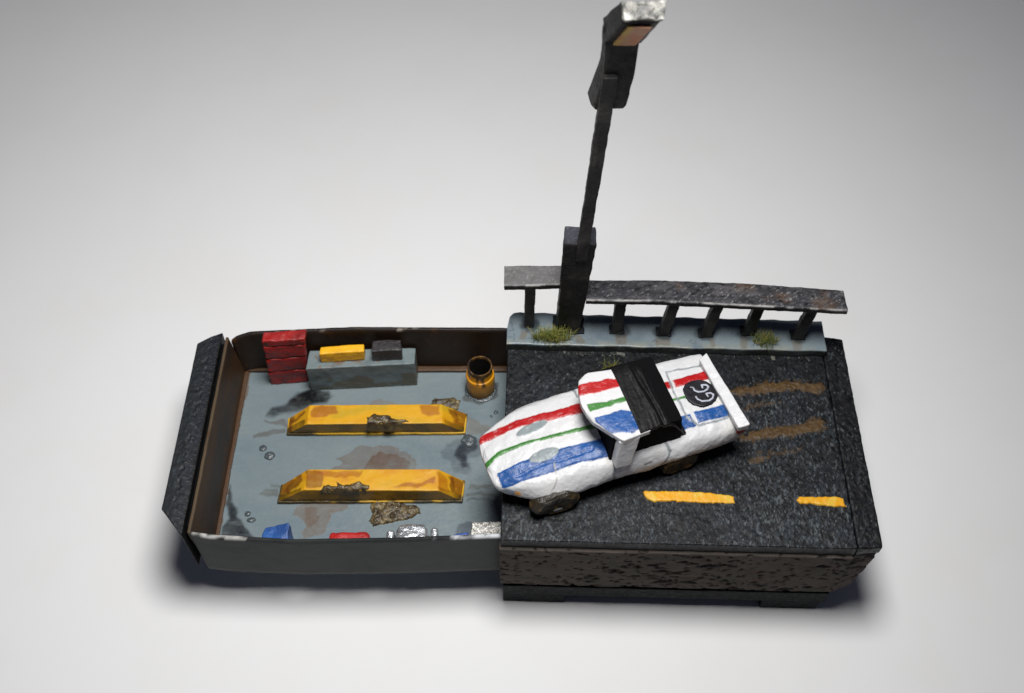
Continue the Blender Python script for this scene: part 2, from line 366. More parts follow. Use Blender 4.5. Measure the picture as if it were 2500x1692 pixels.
for pts in ([(-.02, 2.55), (.03, 2.3), (.06, 2.1), (.04, 1.98)], [(-.2, 2.3), (-.05, 2.27), (.05, 2.3)], [(-.2, 2.12), (0, 2.08)], [(4.28, 1.95), (4.36, 2.02), (4.45, 1.95), (4.38, 1.88), (4.28, 1.95)], [(3.4, 1.95), (3.45, 2.0), (3.5, 1.95)]):
    d = line_d(pts, V[:, 0], V[:, 1]) + .02 * fbm(V, 14, 2, 67); C = mixc(C, lin(76, 86, 94), .6 * sst(d, .022, .006))
mk('pavement', V, F, M['greypaint'], sleeve, C)
# broken lumps of filler along the pavement foot
rng_ = random.Random(8)
VV = []; FF = []; n0 = 0; CC = []
for k in range(30):
    s = rng_.choice([rng_.uniform(1.2, 2.2), rng_.uniform(2.2, 4.8), rng_.uniform(5.2, 7.4)]); w = rng_.uniform(.012, .055)
    dd_ = 1
    V, F, U = hexa(boxc(s, s + w * rng_.uniform(1, 3), 4.95 - w * rng_.uniform(.2, 2.2), 5.0, 3.29, 3.3 + w * .8, S), .03, .01, .02, 20, k)
    VV.append(V); FF.append(F + n0); n0 += len(V); CC.append(np.tile(np.array(lin(*rng_.choice([(40, 42, 38), (84, 84, 78), (22, 23, 22), (24, 25, 24)]))), (len(V), 1)))
tag(mk('filler_crumbs', np.concatenate(VV), np.concatenate(FF), M['rough'], sleeve, np.concatenate(CC)), kind='stuff')

# ------------------------------------------------------------------ tray pulled out of the sleeve
tray = thing('matchbox_tray', (-3.6, -.1, 1.2), 'grey floored box tray with brown inner walls pulled out to the left of the road', 'tray')
FZ = 1.3
ST = [
('spill',[(-6.23,1.22),(-6.14,1.52),(-5.64,1.65),(-5.44,1.96),(-5.13,2.03),(-4.81,1.90),(-4.75,1.70),(-5.08,1.62),(-5.40,1.40),(-5.90,1.30)],(44,50,54),.95,.09,0),
('c',[(-5.68,1.78),(-5.55,1.95),(-5.19,2.08),(-4.75,2.02),(-4.60,1.86),(-4.75,1.68),(-5.06,1.62),(-5.50,1.50),(-5.78,1.56)],(8,10,12),1.0,.08,0),
('corner',[(-6.86,-.71),(-6.76,-.96),(-6.74,-1.21),(-6.60,-1.40),(-6.57,-1.59),(-6.34,-1.83),(-6.03,-2.14),(-6.2,-2.5),(-6.86,-2.5),(-6.85,-1.88),(-6.73,-1.67),(-6.81,-1.45),(-6.86,-1.16)],(20,24,32),.8,.05,0),
('cl',[(-6.8,-2.12),(-6.5,-2.05),(-6.3,-2.1),(-6.0,-2.2),(-5.9,-2.7),(-6.9,-2.7)],(82,92,96),.7,.09,0),
('bA',[(-4.47,-.29),(-4.21,-.12),(-4.36,0.),(-3.97,.19),(-3.93,.35),(-2.84,.38),(-2.80,.22),(-2.50,.13),(-2.35,-.12),(-2.48,-.6),(-4.4,-.6)],(104,92,82),.6,.02,.16),
('bAc',[(-3.66,-.28),(-3.47,.06),(-3.26,.19),(-2.88,.16),(-2.54,-.12),(-2.58,-.6),(-3.6,-.6)],(92,66,46),.6,.03,.12),
('bB',[(-5.0,-1.2),(-3.95,-1.2),(-3.91,-1.41),(-4.35,-1.47),(-4.34,-1.76),(-4.49,-2.07),(-4.89,-2.17),(-4.99,-1.98),(-4.86,-1.81),(-5.01,-1.61),(-5.28,-1.55),(-5.20,-1.32)],(112,100,88),.65,.02,.16),
('bBc',[(-4.93,-1.35),(-4.62,-1.35),(-4.58,-1.76),(-4.77,-1.87),(-4.93,-1.64)],(98,78,62),.5,.04,.05),
('s1',[(-6.32,1.10),(-5.72,1.11),(-5.63,.87),(-5.87,1.0),(-6.29,1.05)],(92,90,88),.75,.02,.05),
('s2',[(-6.49,.69),(-5.69,.92),(-5.64,.74),(-6.07,.66),(-6.48,.61)],(92,90,88),.75,.02,.05),
('s3',[(-5.94,-.73),(-5.62,-.73),(-5.66,-.82),(-5.90,-.81)],(92,96,92),.7,.02,.05),
('s4',[(-6.12,-.94),(-5.87,-.85),(-5.63,-.85),(-5.66,-1.03),(-6.08,-1.01)],(92,96,92),.7,.02,.05),
('s5',[(-1.07,-.72),(-.46,-.72),(-.46,-.78),(-1.06,-.85)],(96,98,94),.7,.02,.05),
('s6',[(-1.09,-.94),(-.32,-.95),(-.32,-1.01),(-1.09,-1.03)],(92,96,94),.75,.02,.05),
('s7',[(-1.11,-1.07),(-.56,-1.06),(-.32,-1.18),(-.32,-1.23),(-.69,-1.13),(-1.11,-1.15)],(88,92,92),.75,.02,.05),
('bC',[(-3.7,1.4),(-3.7,1.61),(-3.60,1.71),(-3.18,1.72),(-2.89,1.61),(-2.9,1.4)],(120,108,98),.6,.02,.1),
('bD',[(-1.14,1.26),(-.84,1.13),(-.75,1.0),(-.45,.90),(-.36,.74),(-1.13,.71)],(112,108,102),.65,.02,.14),
('bD2',[(-1.1,.86),(-.7,.9),(-.3,.8),(.1,.7),(.1,.55),(-.8,.66)],(104,104,100),.5,.02,.1),
('ol',[(-1.80,.16),(-1.64,.47),(-.82,.6),(-.6,.4),(-.66,.19),(-1.09,0.),(-.95,-.25),(-1.10,-.43),(-1.43,-.37),(-1.49,-.12),(-1.71,-.03)],(74,84,94),.6,.06,.05),
('olc',[(-1.36,.28),(-1.26,.6),(-.91,.6),(-.84,.28),(-1.14,.13),(-1.08,-.25),(-1.24,-.28),(-1.30,-.09),(-1.44,.06)],(36,42,52),.7,.06,0),
('gr',[(-1.45,-2.4),(-1.35,-1.93),(-1.25,-1.81),(-.94,-1.74),(-.8,-1.8),(-.8,-2.4)],(66,76,84),.75,.04,.06),
('nr',[(-.6,-1.2),(-.5,-1.9),(-.5,-2.4),(.2,-2.4),(.2,-1.)],(52,62,82),.55,.15,0),
('bar',[(-1.25,1.75),(-.9,1.62),(-.6,1.65),(-.38,1.9),(-.4,2.3),(-1.2,2.3)],(60,58,52),.65,.05,.1),
('lw',[(-7.1,2.8),(-6.80,2.56),(-6.84,2.42),(-6.84,2.11),(-6.86,1.85),(-6.89,1.5),(-6.91,1.02),(-6.92,.65),(-6.93,.0),(-6.9,-.66),(-6.93,-1.06),(-6.89,-1.45),(-6.93,-1.9),(-7.2,-2.4)],(96,66,40),.9,.015,0)]
def fdisp(W, U): W = W.copy(); W[:, 2] += .012 * fbm(W, 1., 3, 91) * sst(U[:, 2], .9, 1); return W
V, F, U = hexa(boxc(-7.05, .9, -2.84, 2.74, 1.22, FZ), .026, .01, 0, disp=fdisp)
C = np.tile(np.array(lin(118, 130, 134)), (len(V), 1)); C = mixc(C, lin(106, 121, 128), sst(fbm(V * [.4, 1, 0], 1.6, 4, 95), -.3, .4) * .7)
for k, (nm, p, col, al, ed, rim) in enumerate(ST): dk_ = sum(col) < 160; C = stain(C, V, p, lin(*col), 1. if dk_ else min(1, al * 1.2), ed * .8, .07 if dk_ else .11, 5, rim * 1.3, .08 if dk_ else .4, 100 + k)
C = mixc(C, lin(132, 142, 142), .25 * sst(fbm(V * [.35, 3, 0], 5, 3, 97), .2, .6))
mk('tray_floor', V, F, M['greypaint'], tray, C)
def wallcol(V, top, f):
    return f(V)
def wall(name, c, seed, rim_x=None, m=M['brownwall'], seg=.07):
    V, F, U = hexa(c, seg, .02, .006, 3, seed); return mk(name, V, F, m, tray)
# back wall (bows a little)
nb = 120; us = np.linspace(-7.05, .9, nb)
bk_y = lambda x: np.interp(x, [-7.05, -6.6, -4, -.3, .9], [2.56, 2.66, 2.75, 2.74, 2.7])
bk_z = lambda x: np.interp(x, [-7.05, -6.9, -6.5, -4, -.3, .9], [2.70, 2.82, 2.9, 2.97, 2.95, 2.9])
fr_y = lambda x: np.interp(x, [-7.05, -6.5, -4.8, -2.5, .9], [-2.86, -2.93, -3.01, -2.98, -2.85])
def bent_wall(name, yf, zf, t0, t1, m, cols=None):
    zs = np.linspace(0, 1, 16); P = []; nz = len(zs)
    for side, t in ((0, t0), (1, t1)):
        X, Zt = np.meshgrid(us, zs, indexing='ij'); P.append(np.stack([X, yf(X) + t, 1.2 + (zf(X) - 1.2) * Zt], -1).reshape(-1, 3))
    P = np.concatenate(P); n = nb * nz; i, j = np.meshgrid(np.arange(nb - 1), np.arange(nz - 1), indexing='ij'); a = (i * nz + j).ravel()
    q = np.stack([a, a + nz, a + nz + 1, a + 1], 1); F = [q, q[:, ::-1] + n]
    e = np.arange(nb - 1) * nz + nz - 1; F.append(np.stack([e, e + nz, e + nz + n, e + n], 1))
    e = np.arange(nz - 1); F.append(np.stack([e, e + 1, e + 1 + n, e + n], 1)); e2 = e + (nb - 1) * nz; F.append(np.stack([e2 + 1, e2, e2 + n, e2 + 1 + n], 1))
    e = np.arange(nb - 1) * nz; F.append(np.stack([e + nz, e, e + n, e + nz + n], 1))
    P = P + .006 * n3(P, 4, 3, 44)
    return mk(name, P, np.concatenate(F), m, tray, cols(P) if cols else None)
M['brownvc'] = mat('brown_card', None, .5, ((4, .1), (30, .1)), mottle=(1.1, lin(26, 21, 18), .5), fleck=(2.2, .6, .8, lin(84, 50, 16)), spec=.3)
M['greyvc'] = mat('grey_card', None, .65, ((2.5, .12), (30, .08)), mottle=(1.2, lin(58, 60, 60), .5), spec=.15)
def bcol(P):
    C = np.tile(np.array(lin(46, 31, 18)), (len(P), 1)); t = bk_z(P[:, 0]) - P[:, 2]
    C = mixc(C, lin(36, 30, 28), sst(t, .06, .02)); return mixc(C, lin(170, 160, 146), .8 * sst(t, .05, .0) * sst(fbm(P, 5, 3, 7), .3, .5))
bent_wall('back_wall', bk_y, bk_z, 0., .08, M['brownvc'], bcol)
def fcol(P):
    C = np.tile(np.array(lin(72, 75, 73)), (len(P), 1)); t = 2.95 - P[:, 2]; X = P[:, 0]; g = fbm(P, 4, 3, 17)
    C = mixc(C, lin(24, 26, 28), sst(t, .09, .03) * .85)
    C = mixc(C, lin(188, 186, 182), sst(t, .09, .04) * (X < -5.7) * sst(fbm(P * [.6, 1, 1], 5, 3, 18), .0, .15)); C = mixc(C, lin(205, 208, 212), sst(t, .06, .02) * sst(X, -1.9, -1.6) * sst(g, -.2, .2))
    inner = (P[:, 1] > fr_y(X) + .04) & (t > .1); C[inner] = np.array(lin(80, 58, 38)); return C
bent_wall('front_wall', fr_y, lambda x: np.interp(x, [-7.05, -5.7, -4.8, .9], [2.95, 2.93, 2.9, 2.95]), 0., .08, M['greyvc'], fcol)
V, F, U = hexa(quadc((-7.13, -2.8), (-7.06, -2.8), (-7.06, 2.55), (-7.13, 2.55), 1.2, 2.93, ((-7.08, -2.8), (-6.97, -2.8), (-6.97, 2.6), (-7.08, 2.6))), .07, .02, .012, 2.5, 19)
C = np.tile(np.array(lin(64, 44, 24)), (len(V), 1)); C = mixc(C, lin(48, 40, 36), sst(fbm(V * [1, .3, 1], 1.4, 3, 3), -.2, .4)); C = mixc(C, lin(86, 72, 54), sst(V[:, 2], 2.88, 2.92) * .8)
C = mixc(C, lin(92, 52, 24), sst(V[:, 2], 1.45, 1.33) * .7)
mk('left_wall', V, F, M['brownvc'], tray, C)
# folded ledge strips at the wall feet
V, F, U = hexa(boxc(-6.95, .8, 2.58, 2.74, 1.3, 1.40), .1, .03, .012, 3, 23); mk('folded_ledge', V, F, mat('ledge_brown', lin(76, 54, 36), .5, ((5, .2),)), tray)
V, F, U = hexa(quadc((-7.0, -2.8), (-6.9, -2.8), (-6.88, 2.6), (-7.0, 2.6), 1.3, 1.36), .1, .02, .015, 2, 24); mk('folded_ledge', V, F, bpy.data.materials['ledge_brown'], tray)
# end cap of the tray
def cap_disp(W, U):
    W = W.copy(); top = sst(U[:, 2], .93, 1.); d = np.abs(U[:, 0] - .52 - .05 * fbm(W, 1.5, 2, 6))
    W[:, 2] += top * (-.03 * sst(fbm(W * [1, .6, 1], 13, 2, 2), .1, .4) * sst(d, .14, .03) - .07 * sst(U[:, 0], .5, 1.) + .010 * fbm(W, 11, 3, 3)); return W
V, F, U = hexa(quadc((-7.75, -2.3), (-7.2, -2.93), (-7.2, 2.62), (-7.75, 2.22), 1.46, 3.1, ((-7.55, -2.15), (-7.2, -2.93), (-7.2, 2.62), (-7.55, 2.1))), .03, .035, .006, 4, 27, cap_disp)
C = np.tile(np.array(lin(28, 32, 36)), (len(V), 1)); C = mixc(C, lin(12, 15, 26), sst(V[:, 0], -7.5, -7.35) * (V[:, 2] > 2.9) * .9); C = mixc(C, lin(82, 84, 80), (V[:, 2] < 2.95) * .6 * sst(fbm(V, 3, 3, 4), -.5, .4))
C = flecks(C, V, -.5 + .3 * fbm(V, 1.2, 2, 29), lin(40, 46, 52), lin(78, 84, 88)); C = mixc(C, lin(6, 7, 9), sst(V[:, 0], -7.26, -7.22))
mk('end_cap', V, F, M['blackvc'], tray, C)
V, F, U = hexa(boxc(-7.21, -7.12, -2.6, 2.4, 1.5, 2.85), .4, .02, 0); mk('gap_shade_strip', V, F, M['void'], tray)  # black strip standing in for the shade in the gap beside the cap

def droplet(x, y, r, seed, parent, z=FZ, h=.35, sx=1.):
    n = 20; V = [(x, y, z + .01 + r * h)]; F = []
    rings = 6
    for k in range(1, rings + 1):
        a = k / rings
        for j in range(n):
            t = 2 * math.pi * j / n; V.append((x + sx * r * a * math.cos(t), y + r * a * math.sin(t), z + .01 + r * h * math.sqrt(max(0, 1 - a * a)) - (.012 if k == rings else 0)))
    V = np.array(V); V += r * .22 * n3(V, 1.8 / r, 2, seed) * np.array([1, 1, .5])
    for j in range(n): F.append((0, 1 + j, 1 + (j + 1) % n, 0))
    F = [(1 + j, 1 + n + j, 1 + n + (j + 1) % n, 1 + (j + 1) % n) for k in range(1)for j in range(n)]
    for k in range(1, rings - 1):
        F += [(1 + k * n + j, 1 + (k + 1) * n + j, 1 + (k + 1) * n + (j + 1) % n, 1 + k * n + (j + 1) % n) for j in range(n)]
    # close the middle with quads
    F += [(0, 1 + 2 * j, 1 + (2 * j + 1) % n, 1 + (2 * j + 2) % n) for j in range(n // 2)]
    return mk('glue_drop', V, np.array(F), M['glue'], parent)
for k, (x, y, r, s) in enumerate(((-6.21, .30, .10, 1), (-6.01, .08, .12, 1.2), (-6.32, -1.51, .075, 1), (-6.21, -1.67, .07, 1.6), (-.41, 1.36, .06, 1), (-.53, 1.24, .04, 1), (-1.08, .5, .19, 1))):
    droplet(x, y, r, 30 + k, tray, sx=s)

# ------------------------------------------------------------------ yellow ramps
YEL = lin(212, 158, 26)
def ramp(top, base, h, stains, seed, label, ridge):
    cx = sum(p[0] for p in base) / 4; cy = sum(p[1] for p in base) / 4
    t = thing('service_ramp', (cx, cy, FZ), label, 'ramp', 'yellow ramps on the tray floor')
    lipn = [(x, y) for x, y in base]
    def dsp(W, U): return W
    V, F, U = hexa(quadc(*top, FZ + .1, FZ + h, base), .03, .022, .010, 4, seed, dsp)
    C = np.tile(np.array(YEL), (len(V), 1)); g = fbm(V * [.5, 1.6, 1], 2.4, 4, seed + 4)
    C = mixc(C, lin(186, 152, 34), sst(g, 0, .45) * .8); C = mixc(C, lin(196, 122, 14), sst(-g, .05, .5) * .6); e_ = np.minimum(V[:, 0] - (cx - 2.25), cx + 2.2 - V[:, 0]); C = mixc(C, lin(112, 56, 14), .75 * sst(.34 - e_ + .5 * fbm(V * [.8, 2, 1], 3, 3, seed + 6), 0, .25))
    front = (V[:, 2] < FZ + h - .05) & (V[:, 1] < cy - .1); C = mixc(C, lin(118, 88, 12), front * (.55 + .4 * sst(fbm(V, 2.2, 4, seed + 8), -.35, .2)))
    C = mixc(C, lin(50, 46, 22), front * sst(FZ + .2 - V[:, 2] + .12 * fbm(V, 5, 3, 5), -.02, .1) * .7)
    up = V[:, 2] > FZ + .12
    for k, p in enumerate(stains): C = stain(C, V, p[0], lin(*p[1]), p[2], .03, .09, 5, .10, .3, seed + k, up & (V[:, 1] > cy - .31))
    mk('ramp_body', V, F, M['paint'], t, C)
    b2 = [(base[0][0] - .03, base[0][1] - .03), (base[1][0] + .03, base[1][1] - .03), (base[2][0] + .02, base[2][1] + .02), (base[3][0] - .02, base[3][1] + .02)]
    V, F, U = hexa(quadc(*b2, FZ, FZ + .1), .04, .02, .014, 5, seed + 3)
    C = np.tile(np.array(lin(205, 160, 24)), (len(V), 1)); C = mixc(C, lin(18, 20, 16), sst(fbm(V * [1, 1, 2], 1.4, 3, seed + 21), -.12, .12) * .9)
    mk('base_plate', V, F, M['paint'], t, C)
    return t
or1 = (150, 78, 16); or2 = (98, 44, 12)
ramp([(-5.06, .66), (-1.72, .69), (-1.76, 1.25), (-5.06, 1.22)], [(-5.62, .68), (-1.2, .71), (-1.15, 1.25), (-5.64, 1.12)], .56,
     [([(-5.01,1.01),(-4.92,1.17),(-4.43,1.19),(-4.30,.98),(-4.67,.88),(-4.94,.85)], or1, .85), ([(-2.30,1.20),(-1.81,1.22),(-1.77,.98),(-2.07,.91),(-2.26,1.01)], or1, .8),
      ([(-1.60,1.17),(-1.43,1.15),(-1.26,.97),(-1.40,.94),(-1.57,1.07)], or2, .8), ([(-5.51,.94),(-5.22,1.10),(-5.16,1.04),(-5.36,.88)], or2, .8), ([(-5.7,.7),(-5.55,.7),(-5.5,1.05),(-5.7,1.1)], or2, .6)],
     5, 'far yellow ramp block just below the grey bench, with one mud clump at its middle', 1)
ramp([(-4.93, -1.16), (-1.74, -1.18), (-1.77, -.6), (-4.9, -.61)], [(-5.6, -1.22), (-1.22, -1.2), (-1.16, -.67), (-5.58, -.79)], .56,
     [([(-4.96,-.64),(-4.56,-.64),(-4.49,-.85),(-4.52,-1.09),(-4.90,-1.10)], or2, .75), ([(-4.72,-.64),(-3.57,-.66),(-3.66,-.82),(-4.33,-.85),(-4.60,-.76)], or1, .7),
      ([(-2.85,-1.12),(-2.50,-1.0),(-2.08,-.97),(-1.86,-.82),(-1.82,-.97),(-2.23,-1.10)], (150, 80, 22), .85), ([(-1.53,-.71),(-1.43,-.68),(-1.33,-1.07),(-1.44,-1.10)], or2, .85),
      ([(-5.45,-.95),(-5.1,-.62),(-5.0,-.89),(-5.38,-1.13)], or2, .85), ([(-1.8,-.62),(-1.62,-.7),(-1.5,-1.1),(-1.75,-1.15)], or1, .6)],
     15, 'near yellow ramp block with brown rust streaks and a long mud patch on its edge', 2)

# ------------------------------------------------------------------ mud clumps
def mudcol(P, sd=None, seed=0):
    g = fbm(P, 9, 3, 7 + seed); C = np.tile(np.array(lin(84, 71, 46)), (len(P), 1))
    C = mixc(C, lin(52, 40, 24), sst(g, -.1, .4)); return mixc(C, lin(136, 122, 84), sst(-g, .1, .5) * .8)
def clump(poly, zb, h, label, seed, cz):
    q = np.array(poly); c = q.mean(0)
    o = field_patch('mud_clump', poly, zb, lambda P, sd: h * .75 * np.minimum(1, sd / .1) ** .6 * (.55 + .75 * np.abs(fbm(P, 6, 3, seed)) + .5 * fbm(P, 14, 2, seed + 3)) + .012, lambda P, sd: mudcol(P, sd, seed), M['mud'], None, .02, .06, 7, seed, origin=(c[0], c[1], cz), rimz=-.05)
    return tag(o, label, 'mud', 'mud clumps in the tray')
zr = lambda P: FZ + .56 - 2.2 * np.maximum(0, .68 - P[:, 1]) 
clump([(-3.6,.86),(-3.4,.95),(-3.24,.90),(-3.1,.93),(-2.95,.82),(-2.62,.76),(-2.55,.7),(-2.93,.655),(-3.14,.63),(-3.3,.655),(-3.58,.65)], zr, .12, 'round brown mud clump over the front edge of the far yellow ramp', 3, FZ + .56)
clump([(-2.08,1.72),(-2.0,1.79),(-1.80,1.76),(-1.52,1.81),(-1.35,1.69),(-1.40,1.39),(-1.62,1.45),(-1.74,1.52),(-2.08,1.58)], FZ + .01, .09, 'pale brown mud clump on the grey floor behind the far yellow ramp', 9, FZ)
clump([(-4.22,-.90),(-4.0,-1.03),(-3.65,-.94),(-3.38,-1.03),(-3.37,-1.14),(-3.72,-1.215),(-4.04,-1.2),(-4.53,-1.18),(-4.47,-1.06),(-4.15,-1.07)], lambda P: FZ + .56 - 2.2 * np.maximum(0, -1.17 - P[:, 1]), .10, 'long brown mud clump along the front edge of the near yellow ramp', 12, FZ + .56)
clump([(-3.42,-1.28),(-3.27,-1.14),(-2.72,-1.14),(-2.61,-1.26),(-2.26,-1.32),(-2.17,-1.47),(-2.50,-1.67),(-3.27,-1.84),(-3.40,-1.70),(-3.32,-1.50)], FZ + .01, .12, 'wide glossy brown mud clump on the floor in front of the near yellow ramp', 21, FZ)

# ------------------------------------------------------------------ bench, boxes, cabinet, barrel
def painted(name, c, base, var, seed, m=None, parent=None, origin=None, seg=.035, r=.03, amp=.018, ns=5, extra=None, vs=3):
    V, F, U = hexa(c, seg, r, amp, ns, seed); C = np.tile(np.array(lin(*base)), (len(V), 1)); C = mixc(C, lin(*var), sst(fbm(V, vs, 4, seed + 2), -.1, .5) * .8)
    if extra: C = extra(V, C)
    return mk(name, V, F, m or M['paint'], parent, C, origin=origin)
def bench_ex(V, C):
    f = V[:, 1] < 2.35 - .0; n = fbm(V * [1, 1, 1.5], 1.6, 4, 88)
    C = mixc(C, lin(96, 82, 56), (V[:, 2] < 2.2) * sst(n + (1.9 - V[:, 2]) * .75, .05, .2) * .75)
    return mixc(C, lin(110, 74, 44), (V[:, 2] > 2.2) * .6 * sst(fbm(V, 6, 3, 89) - np.abs(V[:, 0] + 4.3) * .3, .0, .2) * (V[:, 1] < 2.45))
tag(painted('work_bench', quadc((-5.19, 2.02), (-2.46, 2.19), (-2.46, 2.69), (-5.15, 2.6), FZ, 2.28), (112, 124, 126), (92, 105, 108), 41, M['paint'], origin=(-3.8, 2.35, FZ), extra=bench_ex, amp=.015, r=.025),
    'long grey bench block with muddy lower front against the back wall', 'bench')
tag(painted('tool_box', quadc((-4.82, 2.21), (-3.71, 2.30), (-3.72, 2.54), (-4.80, 2.44), 2.28, 2.66), (236, 176, 24), (212, 158, 30), 43, M['rough'], origin=(-4.26, 2.37, 2.28)),
    'small yellow box lying on top of the grey bench', 'box')
tag(painted('tool_box', quadc((-3.52, 2.26), (-2.76, 2.31), (-2.79, 2.64), (-3.5, 2.62), 2.28, 2.70), (52, 48, 50), (34, 30, 32), 45, M['rough'], origin=(-3.14, 2.46, 2.28)),
    'small black box on the right end of the grey bench', 'box')
cab = thing('tool_cabinet', (-5.75, 2.38, FZ), 'tall red cabinet with dark grooves between its drawers in the far corner', 'cabinet')
painted('cabinet_body', quadc((-6.12, 2.215), (-5.10, 2.31), (-5.12, 2.56), (-6.16, 2.46), FZ, 3.16, ((-6.24, 2.215), (-5.3, 2.31), (-5.3, 2.6), (-6.24, 2.52))), (70, 34, 30), (52, 30, 28), 47, M['rough'], cab)
def cabx(z): t = (z - FZ) / 1.88; return (-6.26 + .12 * t, -5.32 + .24 * t)
for k, (za, zb) in enumerate(((1.31, 1.87), (1.91, 2.43), (2.47, 2.95), (2.99, 3.2))):
    a0, a1 = cabx(za); b0, b1 = cabx(zb); yb = 2.5 if k == 3 else 2.3
    painted('drawer', quadc((b0, 2.19), (b1, 2.285), (b1, yb + .09), (b0, yb), za, zb, ((a0, 2.19), (a1, 2.285), (a1, yb + .09), (a0, yb))), (152, 28, 26), (104, 20, 20), 48 + k, M['rough'], cab, amp=.026, ns=6, r=.035)
def lathe(name, prof, cx, cy, n, m, parent, amp, ns, seed, cf=None):
    V = []; k = len(prof)
    for j in range(n):
        a = 2 * math.pi * j / n
        for r, z in prof: V.append((cx + r * math.cos(a), cy + r * math.sin(a), z))
    V = np.array(V); V = V + amp * n3(V, ns, 3, seed)
    F = [(j * k + i, ((j + 1) % n) * k + i, ((j + 1) % n) * k + i + 1, j * k + i + 1) for j in range(n) for i in range(k - 1)]
    return mk(name, V, np.array(F), m, parent, cf(V) if cf else None)
bar = thing('barrel', (-.81, 2.09, FZ), 'open yellow barrel with a dark rusty rim standing beside the road', 'barrel')
def sub(p, n=4):
    out = []
    for a, b in zip(p[:-1], p[1:]): out += [(a[0] + (b[0] - a[0]) * t / n, a[1] + (b[1] - a[1]) * t / n) for t in range(n)]
    return out + [p[-1]]
def barcol(V):
    C = np.tile(np.array(lin(218, 150, 18)), (len(V), 1)); C = mixc(C, lin(100, 72, 20), sst(FZ + .45 - V[:, 2] + .2 * fbm(V, 4, 3, 5), -.05, .35) * .7)
    a = np.arctan2(V[:, 1] - 2.09, V[:, 0] + .81)
    for a0, w, zl in ((-1.3, .18, 1.85), (-1.75, .12, 1.95), (.3, .15, 2.0), (-2.6, .08, 2.0)):
        C = mixc(C, lin(48, 30, 14), sst(np.abs(a - a0) + .15 * fbm(V, 9, 2, 9), w, w * .5) * (V[:, 2] > zl) * .9)
    return C
lathe('barrel_body', sub([(.0, FZ + .01), (.34, FZ), (.355, FZ + .05), (.365, 1.92), (.35, 1.99), (.325, 2.0), (.318, 2.03), (.31, 2.22)]), -.81, 2.09, 72, M['paint'], bar, .014, 5, 7, barcol)
lathe('rim', sub([(.312, 2.2), (.318, 2.28), (.305, 2.33), (.28, 2.33), (.268, 2.26)]), -.81, 2.09, 72, mat('rusty_rim', lin(50, 34, 22), .5, ((14, .5),), mottle=(5, lin(150, 108, 36), .7)), bar, .018, 7, 8)
lathe('inner_liner', sub([(.27, 2.27), (.262, 1.9), (.26, 1.45), (0, 1.42)]), -.81, 2.09, 48, mat('barrel_inside_dark', lin(12, 7, 4), .8, ((10, .3),)), bar, .005, 5, 9)  # near-black inner wall of the open barrel
lathe('glue_ring', sub([(.34, FZ + .03), (.38, FZ + .028), (.41, FZ + .02), (.425, FZ - .01)]), -.81, 2.07, 60, M['glue'], bar, .02, 5, 10)

tag(painted('blue_block', quadc((-5.66, -2.82), (-5.0, -2.84), (-5.06, -2.26), (-5.6, -2.32), FZ, (2.3, 2.34, 2.38, 2.24)), (46, 92, 160), (34, 66, 122), 61, M['rough'], origin=(-5.33, -2.55, FZ), amp=.045, ns=4, r=.04),
    'rough blue block standing inside the front wall, nearest the left end', 'block')
def round_top(name, x0, x1, y0, y1, z0, z1, base, var, seed, m, label, cat, sh=(0, 0)):
    t = thing(name, ((x0 + x1) / 2, (y0 + y1) / 2, FZ), label, cat)
    return t
rd = thing('red_part', (-3.9, -2.62, FZ), 'lumpy red engine part peeking over the front wall', 'engine part')
painted('engine_block', quadc((-4.15, -2.86), (-3.2, -2.86), (-3.22, -2.44), (-4.12, -2.45), FZ, 2.32), (176, 34, 32), (140, 26, 26), 63, M['rough'], rd, amp=.035, r=.1)
painted('gearbox', quadc((-4.66, -2.86), (-4.16, -2.86), (-4.15, -2.54), (-4.55, -2.62), FZ, 2.2), (160, 32, 30), (110, 24, 24), 64, M['rough'], rd, amp=.05, r=.1)
sv = thing('silver_part', (-2.3, -2.55, FZ), 'shiny silver rounded engine part behind the front wall, between red and foil parts', 'engine part')
painted('engine_block', quadc((-2.66, -2.86), (-1.86, -2.86), (-1.92, -2.26), (-2.62, -2.26), FZ, 2.36), (210, 210, 210), (190, 190, 190), 65, M['silver'], sv, amp=.05, r=.16)
painted('gearbox', quadc((-2.92, -2.86), (-2.68, -2.86), (-2.66, -2.36), (-2.84, -2.42), FZ, 2.24), (150, 152, 156), (120, 120, 120), 66, M['silver'], sv, amp=.04, r=.08)
painted('output_flange', quadc((-1.84, -2.8), (-1.66, -2.8), (-1.68, -2.32), (-1.84, -2.32), FZ, 2.26), (150, 152, 156), (120, 120, 120), 67, M['silver'], sv, amp=.03, r=.07)
tag(painted('foil_block', quadc((-.93, -2.84), (-.02, -2.84), (-.02, -2.22), (-.92, -2.22), FZ, 2.34), (200, 200, 200), (180, 180, 180), 68, M['foil'], origin=(-.5, -2.5, FZ), amp=.022, ns=9),
    'crinkled silver foil block partly under the road by the front wall', 'block')
tag(painted('blue_strip', quadc((-1.36, -2.84), (-.98, -2.84), (-.98, -2.42), (-1.34, -2.5), FZ, 2.24), (44, 76, 150), (36, 60, 120), 69, M['paint'], origin=(-1.15, -2.65, FZ)),
    'small dark blue block left of the crinkled foil block', 'block')

